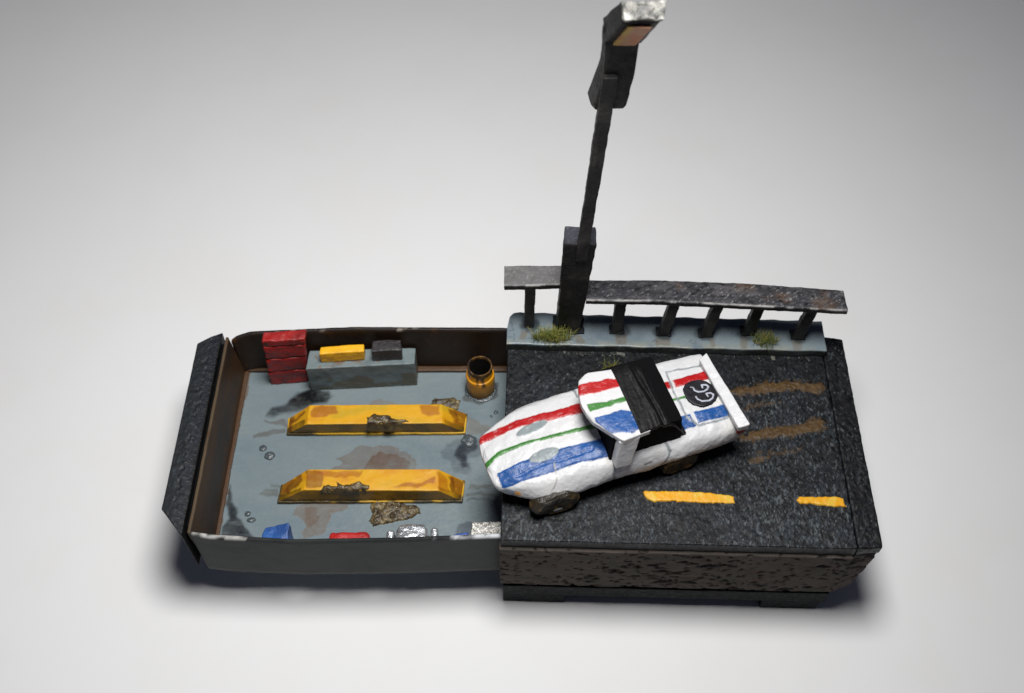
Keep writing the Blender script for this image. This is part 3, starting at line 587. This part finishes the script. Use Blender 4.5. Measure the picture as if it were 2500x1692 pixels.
# ------------------------------------------------------------------ street lamp
lamp = thing('street_lamp', (1.42, 2.4, 3.55), 'tall dark street lamp on a square post between the two railings', 'street lamp')
def blk(V, C=None): 
    C = np.tile(np.array(lin(34, 33, 33)), (len(V), 1)); C = mixc(C, lin(62, 60, 58), sst(fbm(V, 2.2, 4, 12), -.1, .5) * .8); return mixc(C, lin(70, 66, 60), sst(fbm(V * [3, 3, .6], 2, 3, 13), .25, .6) * .6)
def bpart(name, c, parent, seed, seg=.05, r=.03, amp=.016, ns=5, m='blackvc', tint=None):
    V, F, U = hexa(c, seg, r, amp, ns, seed); C = blk(V)
    if tint is not None: C = tint(V, C)
    return mk(name, V, F, M[m], parent, C)
bpart('post', quadc((1.12, 2.28), (1.86, 2.28), (1.84, 2.62), (1.16, 2.62), 3.5, (6.68, 6.66, 6.9, 6.92), ((1.1, 2.27), (1.62, 2.2), (1.64, 2.58), (1.06, 2.55))), lamp, 31, amp=.022,
      tint=lambda V, C: mixc(C * .6, lin(58, 62, 76), sst(V[:, 2], 6.62, 6.8) * .6))
bpart('pole', quadc((1.66, 2.24), (1.95, 2.24), (1.95, 2.52), (1.67, 2.52), 6.2, 11.3, ((1.40, 2.19), (1.66, 2.19), (1.66, 2.44), (1.42, 2.44))), lamp, 32, amp=.018)
# bracket: bent piece in three stacked blocks sharing edges
def stack(name, secs, parent, seed, colf, m='blackvc'):
    """secs: list of 4-corner rings (nl,nr,fr,fl) from bottom to top"""
    VV = []; n = 10; rings = []
    for a, b in zip(secs[:-1], secs[1:]):
        for t in np.linspace(0, 1, 9)[:-1]: rings.append(np.array(a) * (1 - t) + np.array(b) * t)
    rings.append(np.array(secs[-1])); rings = [rings[0].mean(0) + (rings[0] - rings[0].mean(0)) * s for s in (0.02, .6)] + rings
    rings = rings + [rings[-1].mean(0) + (rings[-1] - rings[-1].mean(0)) * s for s in (.6, .02)]
    for q in rings:
        for k in range(4):
            for t in np.arange(n) / n: VV.append(q[k] * (1 - t) + q[(k + 1) % 4] * t)
    V = np.array(VV); k = 4 * n; V = V + .018 * n3(V, 4, 3, seed)
    F = [(i * k + j, i * k + (j + 1) % k, (i + 1) * k + (j + 1) % k, (i + 1) * k + j) for i in range(len(rings) - 1) for j in range(k)]
    return mk(name, V, np.array(F), M[m], parent, colf(V))
stack('bracket', [[(1.60, 2.44, 10.38), (2.12, 2.44, 10.42), (2.12, 2.6, 10.42), (1.52, 2.6, 10.36)], [(1.56, 2.42, 10.5), (2.17, 2.42, 10.52), (2.16, 2.85, 10.5), (1.47, 2.9, 10.4)],
                  [(1.69, 2.36, 11.3), (2.24, 2.36, 11.3), (2.24, 2.72, 11.4), (1.62, 2.58, 11.5)], [(1.66, 2.3, 12.1), (2.27, 2.3, 12.1), (2.27, 2.5, 12.3), (1.60, 2.42, 12.35)]], lamp, 33, blk)
hd = stack('lamp_head', [[(1.64, 2.28, 12.08), (2.28, 2.26, 12.08), (2.28, 2.56, 12.34), (1.60, 2.5, 12.42)], [(1.86, 1.72, 12.93), (2.49, 1.70, 12.96), (2.53, 1.95, 13.16), (1.80, 1.97, 13.12)]], lamp, 34, blk)
# textured silver end of the lamp head: a capping plate
a = np.array([(1.85, 1.70, 12.95), (2.50, 1.68, 12.98), (2.54, 1.94, 13.17), (1.79, 1.96, 13.13)]); d = np.array((.035, -.05, .07))
q = a - a.mean(0); bq = a.mean(0) + q * 1.0
V, F, U = hexa([bq[0], bq[0] + d, bq[3], bq[3] + d, bq[1], bq[1] + d, bq[2], bq[2] + d], .02, .02, .03, 9, 36)
C = np.tile(np.array(lin(112, 110, 104)), (len(V), 1)); g = fbm(rot(V, R(40), 12, 5), 1., 3, 39); C = mixc(C, lin(52, 52, 48), sst(g, 0, .3)); C = mixc(C, lin(168, 166, 160), sst(-g, .15, .4))
mk('end_plate', V, F, M['rough'], lamp, C)
# the painted lens on the underside
p0 = np.array((1.66, 2.26, 12.09)); p1 = np.array((2.27, 2.24, 12.09)); p2 = np.array((2.50, 1.68, 12.97)); p3 = np.array((1.85, 1.70, 12.94)); nn = np.array((0, -.05, -.03))
def un(s, t): return (p0 * (1 - s) + p1 * s) * (1 - t) + (p3 * (1 - s) + p2 * s) * t
V, F, U = hexa([un(.2, .02) , un(.2, .02) + nn, un(.2, .86), un(.2, .86) + nn, un(.84, .02), un(.84, .02) + nn, un(.84, .86), un(.84, .86) + nn], .03, .01, .01, 8, 37)
C = np.tile(np.array(lin(196, 150, 118)), (len(V), 1)); C = mixc(C, lin(204, 168, 90), sst(-U[:, 0], -.35, -.1)); C = mixc(C, lin(200, 134, 96), sst(fbm(V, 5, 3, 5), .0, .4))
mk('lamp_lens', V, F, M['lampglass'], lamp, C)
V, F, U = hexa(boxc(1.0, 1.75, 2.16, 2.7, 3.5, 3.6), .04, .03, .03, 9, 38); mk('base_glue', V, F, M['black'], lamp)

# ------------------------------------------------------------------ railings
def railcol(V):
    C = np.tile(np.array(lin(52, 52, 56)), (len(V), 1)); g = fbm(V, 3.2, 4, 14)
    C = mixc(C, lin(84, 82, 84), sst(fbm(V * [.6, 2.2, 1], 3.2, 4, 14), 0, .45) * .8); C = mixc(C, lin(30, 30, 32), sst(-g, .1, .5) * .8); C = mixc(C, lin(96, 74, 56), sst(fbm(V, 1.3, 3, 15), .15, .5) * .5)
    return flecks(C, V, -.1 + .6 * fbm(V, 1.2, 3, 16), lin(88, 88, 92), lin(140, 140, 140), R(20), 9, 24)
M['rail'] = mat('worn_dark_metal_paint', None, .42, ((12, .5), (38, .6)), rvar=.12, metal=.0, stretch=((1, .6, 1), (0, 0, R(30))))
def rail_slab(parent, xs, yn, yf, zt, th, seed):
    us = np.linspace(xs[0], xs[-1], max(60, int((xs[-1] - xs[0]) / .026))); fn = lambda u: np.interp(u, xs, yn); ff = lambda u: np.interp(u, xs, yf)
    V, F, Lc = loft(lambda u, v, t: zt(u) - .015 * (np.abs(t - .5) * 2) ** 14, lambda u, v, t: zt(u) - th + 0 * v, us, 24, fn, ff, lambda x, y, z: (x, y, z))
    V = V + .012 * n3(V, 7, 3, seed); C = railcol(V)
    C = mixc(C, lin(200, 198, 194), .8 * sst(np.abs(V[:, 1] - fn(V[:, 0])), .035, .01) * (V[:, 2] > zt(V[:, 0]) - .045) * sst(fbm(V, 4, 3, seed), -.3, .2))  # pale highlight painted along the near top edge
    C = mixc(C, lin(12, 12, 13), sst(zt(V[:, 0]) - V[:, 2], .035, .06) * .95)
    if seed == 71: C = mixc(C, lin(150, 148, 146), (V[:, 2] > zt(V[:, 0]) - .03) * .35)
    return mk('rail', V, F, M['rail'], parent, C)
rl = thing('railing', (.43, 2.45, 3.55), 'short dark railing with one post at the left end of the pavement', 'railing')
rail_slab(rl, [-.18, .5, 1.2], [2.40, 2.41, 2.44], [3.0, 3.01, 3.01], lambda u: 5.13 + 0 * u, .16, 71)
bpart('post', quadc((.30, 2.40), (.55, 2.40), (.55, 2.62), (.30, 2.62), 3.54, 4.99, ((.30, 2.36), (.53, 2.36), (.53, 2.58), (.30, 2.58))), rl, 72)
rr = thing('railing', (4.7, 2.1, 3.55), 'long dark railing on five leaning posts right of the lamp post', 'railing')
rail_slab(rr, [1.72, 3.3, 5.4, 7.72], [2.13, 2.10, 1.98, 1.83], [2.73, 2.73, 2.64, 2.43], lambda u: np.interp(u, [1.7, 3.3, 5.4, 7.8], [4.93, 4.94, 4.93, 4.93]), .15, 73)
for k, (x, y, dx) in enumerate(((2.55, 2.19, .0), (3.68, 2.12, .12), (4.70, 2.08, .12), (5.73, 2.13, .08), (6.92, 2.01, .1))):
    w = .13; bpart('post', quadc((x + dx - w, y), (x + dx + w, y - .01), (x + dx + w, y + .2), (x + dx - w, y + .2), 3.54, 4.80, ((x - w, y - .01), (x + w - .02, y - .01), (x + w - .02, y + .2), (x - w, y + .2))), rr, 80 + k, amp=.02)
    V, F, U = hexa(boxc(x - .19, x + .17, y - .02, y + .26, 3.53, 3.60), .03, .03, .03, 10, 90 + k); mk('glue_blob', V, F, M['black'], rr)

# ------------------------------------------------------------------ grass tufts
def grass(x, y, z, rx, ry, n, L, label, seed, dark):
    rg = random.Random(seed); V = []; F = []; C = []
    for k in range(n):
        a = rg.uniform(0, 6.283); q = rg.random() ** .7 * .85; bx = x + rx * q * math.cos(a); by = y + ry * q * math.sin(a)
        l = L * rg.uniform(.45, 1.1); h = rg.uniform(0, 6.283); out = rg.uniform(.3, 1.6); dx, dy = math.cos(h), math.sin(h); w = rg.uniform(.005, .009)
        col = np.array(lin(*rg.choice([(112, 120, 48), (138, 134, 62), (84, 100, 40), (160, 148, 86), (98, 116, 56)]))) * dark
        b0 = len(V); px, py, pz = bx, by, z
        for i in range(4):
            t = i / 3; ww = w * (1 - .8 * t); V += [(px - dy * ww, py + dx * ww, pz), (px + dy * ww, py - dx * ww, pz)]; C += [col * (.7 + .4 * t)] * 2
            st = l / 3; ang = out * (.4 + .7 * t); px += dx * math.sin(ang) * st; py += dy * math.sin(ang) * st; pz += math.cos(ang) * st
        for i in range(3): F.append((b0 + 2 * i, b0 + 2 * i + 1, b0 + 2 * i + 3, b0 + 2 * i + 2))
    for v in range(len(V)): V[v] = (V[v][0], V[v][1], max(V[v][2], z + .004))
    o = mk('grass_tuft', V, F, M['grass'], None, np.array(C), smooth=False, origin=(x, y, z)); tag(o, label, 'grass', 'grass tufts on the road set')
grass(.97, 2.06, 3.55, .55, .2, 560, .34, 'largest green grass tuft in front of the lamp post foot', 1, 1.)
grass(6.1, 1.95, 3.55, .34, .24, 280, .30, 'grass tuft on the pavement between the last two railing posts', 2, .85)
grass(2.33, 1.32, 3.31, .2, .08, 60, .32, 'sparse grass tuft on the road right behind the car roof', 3, .9)
grass(2.85, 1.25, 3.31, .25, .06, 22, .26, 'thin scatter of grass behind the black soft top of the car', 4, .8)

# ------------------------------------------------------------------ the car
CT = R(18.0); cc, cs = math.cos(CT), math.sin(CT)
def K(u, v, z):      # u forward from the middle, v toward the near side, z above the road
    return (3.05 - u * cc + v * cs, -.48 - u * cs - v * cc, 3.315 + z)
car = thing('sports_car', K(1, 0, 0), 'white toy rally car with red, green and blue stripes and muddy wheels', 'car')
WH = lin(207, 207, 208); RED = lin(168, 22, 24); GRN = lin(58, 118, 48); BLU = lin(28, 78, 142); GRY = lin(128, 134, 138)
iw = lambda u: np.interp(u, [-1.68, -1.4, 0, 1.3, 2.2, 2.75, 2.95, 3.3, 3.5, 3.62, 3.72, 3.78, 3.82], [1.02, 1.05, 1.05, 1.03, 1.0, .97, .93, .81, .73, .67, .62, .55, .38])
zt_ = lambda u: np.interp(u, [-1.68, -.4, 1.0, 1.45, 2.2, 2.95, 3.4, 3.65, 3.75, 3.82], [1.16, 1.2, 1.16, 1.12, 1.06, .97, .89, .83, .80, .74])
zb_ = lambda u: np.interp(u, [-1.68, -1.1, -.75, -.35, .05, .45, 2.2, 2.5, 2.8, 3.1, 3.3, 3.6, 3.82], [.5, .5, .54, .58, .54, .42, .38, .34, .34, .35, .38, .44, .56])
def section(u):
    w, t, b = float(iw(u)), float(zt_(u)), float(zb_(u)); fl = float(np.interp(u, [-1.7, -.9, -.35, .3, 1.3, 1.9, 2.6, 3.05, 3.4, 3.8], [.08, .12, .17, .14, .14, .20, .24, .18, .1, .04])); h = t - b
    half = [(0, b), (w * .6, b), (w + fl - .10, b + .01), (w + fl - .03, b + .04), (w + fl, b + h * .34), (w + .05, b + h * .74), (w - .07, b + h * .86), (w - .28, t - .045), (w * .4, t - .01), (0, t)]
    half = [(max(0, a), z) for a, z in half]; full = half + [(-a, z) for a, z in half[-2:0:-1]]
    return np.array(full)
def chaikin(p):
    q = np.roll(p, -1, 0); return np.stack([p * .75 + q * .25, p * .25 + q * .75], 1).reshape(-1, 2)
NT = 260
def resample(p):
    p = chaikin(chaikin(p)); p = np.concatenate([p, p[:1]]); d = np.concatenate([[0], np.cumsum(np.linalg.norm(np.diff(p, axis=0), axis=1))])
    s = np.linspace(0, d[-1], NT + 1)[:-1]; return np.stack([np.interp(s, d, p[:, 0]), np.interp(s, d, p[:, 1])], 1)
ul = np.concatenate([[-1.68, -1.675], np.arange(-1.66, 3.70, .024), np.arange(3.70, 3.815, .012)])
secs = [resample(section(u)) for u in ul]
first = [secs[0].mean(0) + (secs[0] - secs[0].mean(0)) * s for s in (.02, .5, .95)]; last = [secs[-1].mean(0) + (secs[-1] - secs[-1].mean(0)) * s for s in (.7, .02)]
allu = np.concatenate([[-1.69] * 3, ul, [3.83, 3.835]]); alls = np.array(first + secs + last)
nU = len(allu); Lc = np.concatenate([np.repeat(allu, NT)[:, None], alls.reshape(-1, 2)], 1)
i, j = np.meshgrid(np.arange(nU - 1), np.arange(NT), indexing='ij'); a = (i * NT + j).ravel(); b = (i * NT + (j + 1) % NT).ravel()
F = np.stack([a, b, b + NT, a + NT], 1)[:, ::-1]
Lc = Lc + .03 * n3(Lc, 2.6, 3, 5) * [0.5, .9, 1] + .014 * n3(Lc, 6, 2, 7) * [0, 0, 1] + .005 * n3(Lc, 13, 2, 6)
u, v, z = Lc.T
top = z > zb_(u) + (zt_(u) - zb_(u)) * .5
wv = .02 * fbm(Lc * [1, 1, 0], 4, 3, 8) + .012 * fbm(Lc * [1, 1, 0], 14, 2, 9)
C = np.tile(np.array(WH), (len(Lc), 1))
C = mixc(C, lin(206, 204, 196), .5 * sst(fbm(Lc, 2.5, 3, 10), .1, .6)); ht = np.zeros(len(Lc))
def band(C, lo, hi, ulo, uhi, col, e=.008):
    global ht
    if isinstance(lo, tuple): lo = np.interp(u, *lo)
    if isinstance(hi, tuple): hi = np.interp(u, *hi)
    d = np.minimum(np.minimum(v + wv - lo, hi - v - wv), np.minimum(u + wv * 1.5 - ulo, uhi - u - wv * 1.5))
    m = sst(d, -e, e) * (z > zb_(u) + .12); ht = np.maximum(ht, m * .010 * sst(d, 0, .04) + m * .003)
    cc_ = np.array(col)[None] * (1 + .22 * fbm(Lc * [1.5, 5, 1], 3, 3, 31))[:, None]
    light = sst(fbm(Lc * [2, 5, 1], 4, 3, 33), .35, .6) * .25
    cc_ = cc_ * (1 - light[:, None]) + .6 * light[:, None]
    return C * (1 - m[:, None]) + cc_ * m[:, None]
C = band(C, ([1.4, 2.15, 2.93, 3.66, 3.85], [-.57, -.62, -.70, -.66, -.66]), ([1.4, 2.15, 2.93, 3.66, 3.85], [-.30, -.39, -.50, -.46, -.44]), 1.3, 4, RED)
C = band(C, ([1.4, 2.7, 3.5, 3.85], [.03, -.08, -.1, .04]), ([1.4, 2.7, 3.5, 3.85], [.14, .0, .02, .18]), 1.3, 4, GRN)
C = band(C, ([1.3, 2.23, 3.04, 3.6, 3.85], [.42, .35, .33, .37, .36]), ([1.3, 2.0, 2.7, 3.4, 3.6, 3.85], [.87, .79, .78, .74, .72, .6]), 1.2, 3.66, BLU)
C = band(C, ([-1.68, -.5], [-.49, -.46]), ([-1.68, -.5], [-.24, -.27]), -1.62, -.72, RED)
C = band(C, -.46, -.27, -.66, .6, RED)
C = band(C, ([-1.7, -.5], [.03, .0]), ([-1.7, -.5], [.11, .07]), -1.66, .6, GRN)
C = band(C, .46, .74, -1.6, -.82, BLU)
C = band(C, .47, .79, -.74, .6, BLU)
def stroke(C, pts, w, col=GRY, X=None, Y=None, mask=None, n=.02):
    d = line_d(pts, u if X is None else X, v if Y is None else Y) + n * fbm(Lc, 7, 3, 44)
    m = sst(d, w + .008, w - .008);
    if mask is not None: m = m * mask
    return mixc(C, col, m * .92)
C = stroke(C, [(-1.64, -.66), (-.68, -.73), (-.62, -.18), (-.64, .54), (-.83, .78), (-1.25, .8), (-1.5, .78), (-1.62, .7)], .026, mask=top)
C = stroke(C, [(-1.63, -.66), (-1.6, .74)], .008, lin(170, 172, 170), mask=top)
ns_ = v > .6
C = stroke(C, [(1.27, .3), (1.25, .62), (1.28, .72), (1.22, .95), (1.28, 1.3)], .028, X=u, Y=z, mask=ns_)
C = stroke(C, [(.02, 1.1), (-.02, .98), (.06, .8), (.16, .62), (.2, .4)], .03, X=u, Y=z, mask=ns_)
C = stroke(C, [(.42, .83), (.56, .79)], .022, X=u, Y=z, mask=ns_)
C = stroke(C, [(2.45, 1.0), (2.5, .9), (2.62, .76), (2.8, .7)], .008, lin(150, 148, 142), X=u, Y=z, mask=ns_)
C = stroke(C, [(1.42, 1.3), (1.42, .4)], .03, X=u, Y=z, mask=v < -.75)
d = line_d([(3.3, .62), (2.7, .55), (2.2, .62), (1.6, .6)], u, v) + .03 * fbm(Lc, 4, 2, 48); ht = ht - .02 * sst(d, .05, .0)
d = np.hypot((u - 3.52) / .16, (z - .58) / .1) + .3 * fbm(Lc, 6, 2, 45); C = mixc(C, lin(110, 122, 140), sst(d, 1.3, .9) * (v > .35) * .9)
d = np.hypot((u - 3.36) / .07, (z - .6) / .06) + .2 * fbm(Lc, 6, 2, 46); C = mixc(C, lin(226, 160, 70), sst(d, 1.2, .8) * (v > .3) * .9)
for (cu, cv, au, av, rot) in ((2.63, -.36, .36, .115, .12), (2.60, .37, .33, .13, .0)):
    x = (u - cu) * math.cos(rot) + (v - cv) * math.sin(rot); y = -(u - cu) * math.sin(rot) + (v - cv) * math.cos(rot)
    d = np.hypot(x / au, y / av); m = sst(d, 1.04, .97) * top; C = mixc(C, lin(132, 142, 144), m); C = mixc(C, lin(60, 66, 70), .5 * np.exp(-((d - 1.02) / .035) ** 2) * top); ht = np.maximum(ht, m * .01)
# road dirt thrown on the sills
C = mixc(C, lin(120, 98, 62), .6 * sst(zb_(u) + .14 - z + .1 * fbm(Lc, 4, 3, 47), -.02, .16) * sst(np.abs(v), .6, .9))
C = mixc(C, lin(66, 52, 34), sst(.56 - z, .0, .05) * (np.abs(v) < iw(u) * .9) * .8)
Lc[:, 2] += ht * top
V = np.stack(K(Lc[:, 0], Lc[:, 1], Lc[:, 2]), 1)
mk('car_body', V, F, M['carpaint'], car, C)

# solid black block standing in for the shaded hollow under the roof
cq = lambda u0, u1, v0, v1, z0, z1, du=0: [K(*p) for p in ((u0, v0, z0), (u0 + du, v0 + .05, z1), (u0, v1, z0), (u0 + du, v1 - .05, z1), (u1, v0, z0), (u1 - du, v0 + .05, z1), (u1, v1, z0), (u1 - du, v1 - .05, z1))]
V, F, U = hexa(cq(-.37, 1.34, -.88, .945, .85, 1.84, .08), .1, .03, .01, 4, 5)
mk('cabin_shade_block', V, F, M['void'], car)
# roof panel
usr = np.concatenate([np.linspace(.5, 1.5, 70), np.linspace(1.51, 1.64, 12)])
rmin = lambda q: np.interp(q, [.5, .77, 1.22, 1.3, 1.48, 1.55, 1.61, 1.64], [-.70, -.71, -.77, -.76, -.64, -.5, -.32, -.1])
rmax = lambda q: np.interp(q, [.5, .66, 1.1, 1.16, 1.56, 1.62, 1.64], [.99, 1.0, 1.07, 1.03, .41, .2, .05])
ztop = lambda q, v, t: 1.95 - .035 * (np.abs(t - .5) * 2) ** 6 - .03 * sst(q, 1.45, 1.64)
V, F, L2 = loft(ztop, lambda q, v, t: 1.79 + 0 * v, usr, 70, rmin, rmax, K)
L2b = L2 * [1, 1, 0]; w2 = .015 * fbm(L2b, 4, 3, 8) + .01 * fbm(L2b, 12, 2, 9)
C = np.tile(np.array(WH), (len(V), 1)); tp = L2[:, 2] > 1.86
def rb(C, lo, hi, ulo, uhi, col):
    uu, v2 = L2[:, 0], L2[:, 1]; d = np.minimum(np.minimum(v2 + w2 - np.interp(uu, *lo), np.interp(uu, *hi) - v2 - w2), np.minimum(uu - ulo + w2, uhi - uu + w2))
    m = sst(d, -.008, .008) * tp; V[:, 2] += m * .008
    c = np.array(col)[None] * (1 + .22 * fbm(L2b * [1.5, 5, 1], 3, 3, 31))[:, None]; lt = sst(fbm(L2b * [2, 5, 1], 4, 3, 35), .35, .6) * .25; c = c * (1 - lt[:, None]) + .6 * lt[:, None]
    return C * (1 - m[:, None]) + c * m[:, None]
C = rb(C, ([.6, .9, 1.5], [-.36, -.48, -.52]), ([.7, 1.29, 1.59], [-.2, -.22, -.25]), .4, 1.6, RED)
C = rb(C, ([.7, 1.52], [.08, .0]), ([.72, 1.52], [.18, .18]), .4, 1.535, GRN)
C = rb(C, ([.68, .89, 1.1, 1.52], [.46, .35, .37, .36]), ([.64, .9, 1.29, 1.52], [.87, .94, .82, .42]), .4, 1.5, BLU)
V = V + .02 * n3(V, 3.2, 3, 19)
mk('roof', V, F, M['carpaint'], car, C)
# black soft top: shell that falls to the rear deck, with creases
uss = np.linspace(-.46, .72, 80)
smin = lambda q: np.interp(q, [-.46, -.2, .0, .3, .72], [-.78, -.68, -.6, -.70, -.73])
smax = lambda q: np.interp(q, [-.46, -.2, .2, .5, .72], [.9, .93, .94, .98, 1.0])
def szt(q, v, t):
    zz = np.interp(q, [-.46, -.42, -.3, -.12, .0, .12, .3, .74], [1.17, 1.24, 1.48, 1.78, 1.87, 1.93, 1.96, 1.985])
    P = np.stack([(q - .12 * v) * 1., v * .18, 0 * v], -1).reshape(-1, 3)
    cr = fbm(P, 6, 3, 60).reshape(q.shape); cr2 = fbm(P * [1, .5, 1], 15, 2, 62).reshape(q.shape)
    rid = -.06 * np.exp(-((q - .2 + .08 * v + .03 * cr) / .045) ** 2) + .035 * np.exp(-((q - .32 + .08 * v) / .05) ** 2)
    zz = zz + .02 * cr + .012 * cr2 * (np.abs(q - .15) < .3) + rid - .05 * (np.abs(t - .5) * 2) ** 8
    return np.where(q < -.4, np.maximum(zz, 1.2), zz)
V, F, L3 = loft(szt, lambda q, v, t: szt(q, v, t) - .06, uss, 80, smin, smax, K)
mk('soft_top', V, F, M['softblack'], car)
# windscreen pillars
for sgn, (v0, v1, v2, v3) in ((1, (.9, 1.17, .82, 1.03)), (-1, (-1.02, -.84, -.76, -.62))):
    c8 = [K(.92, v0, 1.0), K(.74, v2, 1.84), K(.90, v1, .98), K(.72, v3, 1.84), K(1.27, v0, 1.02), K(1.2, v2, 1.84), K(1.27, v1, 1.0), K(1.19, v3, 1.84)]
    V, F, U = hexa([c8[k] for k in (0, 1, 2, 3, 4, 5, 6, 7)], .04, .03, .012, 4, 7)
    mk('pillar', V, F[:, ::-1] , M['carpaint'], car, np.tile(np.array(WH), (len(V), 1)))
# rear wing
c8 = [K(-1.70, -.82, 1.16), K(-1.68, -.82, 1.37), K(-1.82, 1.2, 1.14), K(-1.80, 1.22, 1.37), K(-1.50, -.73, 1.1), K(-1.47, -.72, 1.32), K(-1.58, 1.17, 1.08), K(-1.53, 1.19, 1.31)]
V, F, U = hexa(c8, .035, .03, .014, 4, 9)
mk('rear_wing', V, F[:, ::-1], M['carpaint'], car, np.tile(np.array(WH), (len(V), 1)))
for vv in (-.8, .92):
    V, F, U = hexa([K(*p) for p in [(x, y, z) for x in (-1.8, -1.62) for y in (vv, vv + .2) for z in (.86, 1.08)]], .04, .03, .01, 5, 11); mk('tail_light', V, F[:, ::-1], M['rubber'], car)
# wheels caked in mud
def wheel(uc, vc, sgn, seed, rx=1., rz=.72):
    n = 64; prof = sub([(.02, .16), (.2, .17), (.36, .19), (.43, .17), (.48, .1), (.49, 0), (.48, -.1), (.42, -.19), (.02, -.2)], 5); k = len(prof); P = []
    for j in range(n):
        a_ = 2 * math.pi * j / n
        for r, y in prof: P.append((r * rx * math.cos(a_), y * sgn, r * rz * math.sin(a_)))
    P = np.array(P); P0 = P + [uc, vc, 0]; P = P + .05 * n3(P0, 3.5, 4, seed) + .02 * n3(P0, 11, 2, seed + 3)
    P = P + [uc, vc, .335]; P[:, 2] = np.maximum(P[:, 2], .0); F = np.array([(j * k + i, ((j + 1) % n) * k + i, ((j + 1) % n) * k + i + 1, j * k + i + 1) for j in range(n) for i in range(k - 1)])
    C = np.tile(np.array(lin(44, 37, 25)), (len(P), 1)); g = fbm(P, 4, 4, seed); C = mixc(C, lin(28, 25, 20), sst(g, -.05, .35)); C = mixc(C, lin(120, 96, 50), sst(-g, .2, .5) * .8)
    t = mk('wheel', np.stack(K(P[:, 0], P[:, 1], P[:, 2]), 1), F if sgn > 0 else F[:, ::-1], M['mud'], car, C)
    if sgn > 0 and uc > 0:
        d = [(r, y) for r, y in ((.0, .205), (.09, .215), (.12, .19))]; m_ = 18; V = []; 
        for j in range(m_):
            for r, y in d: V.append(K(uc + r * math.cos(2 * math.pi * j / m_) * .9, vc + y + .02, .26 + r * .5 * math.sin(2 * math.pi * j / m_)))
        Fh = np.array([(j * 3 + i, ((j + 1) % m_) * 3 + i, ((j + 1) % m_) * 3 + i + 1, j * 3 + i + 1) for j in range(m_) for i in range(2)])
        V = np.array(V) + .012 * n3(np.array(V), 8, 2, seed)
        h = mk('hub', V, Fh, mat('hub_grey', lin(88, 90, 88), .5, ((12, .4),)), None); h.parent = t; h.location = -car.location + h.location
for uc, vc, sg, sd, rx in ((2.60, 1.13, 1, 3, 1.14), (-.33, 1.0, 1, 14, .98), (2.74, -.72, -1, 25, 1.), (-.38, -.8, -1, 36, 1.)): wheel(uc, vc, sg, sd, rx)
# added mud-coloured box that blocks light under the body
V, F, U = hexa(cq(-1.5, 3.3, -.75, .8, .2, .56), .08, .05, .04, 4, 77); mk('light_block_box', V, F, M['mud'], car, mudcol(V))

# round emblem on the rear deck with two hooked letters
def flatshape(name, polyuv, zoff, th, m, parent, col, seg=.016, seed=3):
    q = np.array(polyuv)
    def zb(P): return zt_(P[:, 0]) + zoff - .03 * (np.abs(P[:, 1]) / 1.) ** 4
    lo = q.min(0) - .04; hi = q.max(0) + .04; xs = np.arange(lo[0], hi[0], seg); ys = np.arange(lo[1], hi[1], seg); X, Y = np.meshgrid(xs, ys, indexing='ij'); sh = X.shape
    P = np.stack([X.ravel(), Y.ravel(), np.zeros(X.size)], 1); return P, sh, zb
def uvpatch(name, sdfun, lo, hi, zoff, th, m, parent, col, seg=.016, seed=3):
    xs = np.arange(lo[0], hi[0], seg); ys = np.arange(lo[1], hi[1], seg); X, Y = np.meshgrid(xs, ys, indexing='ij'); sh = X.shape
    P = np.stack([X.ravel(), Y.ravel(), np.zeros(X.size)], 1); sd = sdfun(P[:, 0], P[:, 1]) + .006 * fbm(P, 12, 3, seed); ins = (sd > 0).reshape(sh)
    cell = ins[:-1, :-1] | ins[1:, :-1] | ins[:-1, 1:] | ins[1:, 1:]; i, j = np.nonzero(cell); w = sh[1]
    Q = np.stack([i * w + j, (i + 1) * w + j, (i + 1) * w + j + 1, i * w + j + 1], 1); uq, inv = np.unique(Q, return_inverse=True); Q = inv.reshape(-1, 4)[:, ::-1]; P = P[uq]; sd = sd[uq]
    z = zt_(P[:, 0]) + zoff + np.where(sd > 0, th * sst(sd, 0, .012) + .003 * fbm(P, 14, 2, seed), -.03)
    V = np.stack(K(P[:, 0], P[:, 1], z), 1); C = np.tile(np.array(col), (len(V), 1)); C = mixc(C, np.array(col) * .5, sst(fbm(P, 9, 3, seed + 1), 0, .5))
    return mk(name, V, Q, m, parent, C)
disc = [(-1.10,-.31),(-1.30,-.29),(-1.43,-.2),(-1.53,-.06),(-1.56,.08),(-1.53,.21),(-1.43,.32),(-1.30,.38),(-1.15,.41),(-1.03,.38),(-.90,.29),(-.83,.16),(-.81,.02),(-.84,-.17),(-.95,-.27)]
em = uvpatch('emblem', lambda X, Y: sdf(disc, X, Y), (-1.62, -.36), (-.75, .46), .022, .012, M['paint'], car, lin(20, 20, 28), .014)
for pts in ([(-1.02,-.15),(-1.07,-.12),(-1.07,-.04),(-1.13,.02),(-1.26,.04),(-1.36,.01),(-1.41,-.05),(-1.38,-.11),(-1.28,-.13),(-1.27,-.06)], [(-1.03,.12),(-1.04,.19),(-1.11,.27),(-1.27,.30),(-1.37,.26),(-1.43,.18),(-1.38,.12),(-1.28,.11),(-1.29,.19)]):
    l = uvpatch('letter_g', lambda X, Y, p=pts: .023 - line_d(p, X, Y), (-1.5, -.22), (-.95, .36), .038, .008, M['paint'], None, lin(176, 180, 192), .009)
    l.parent = em; l.location = -car.location
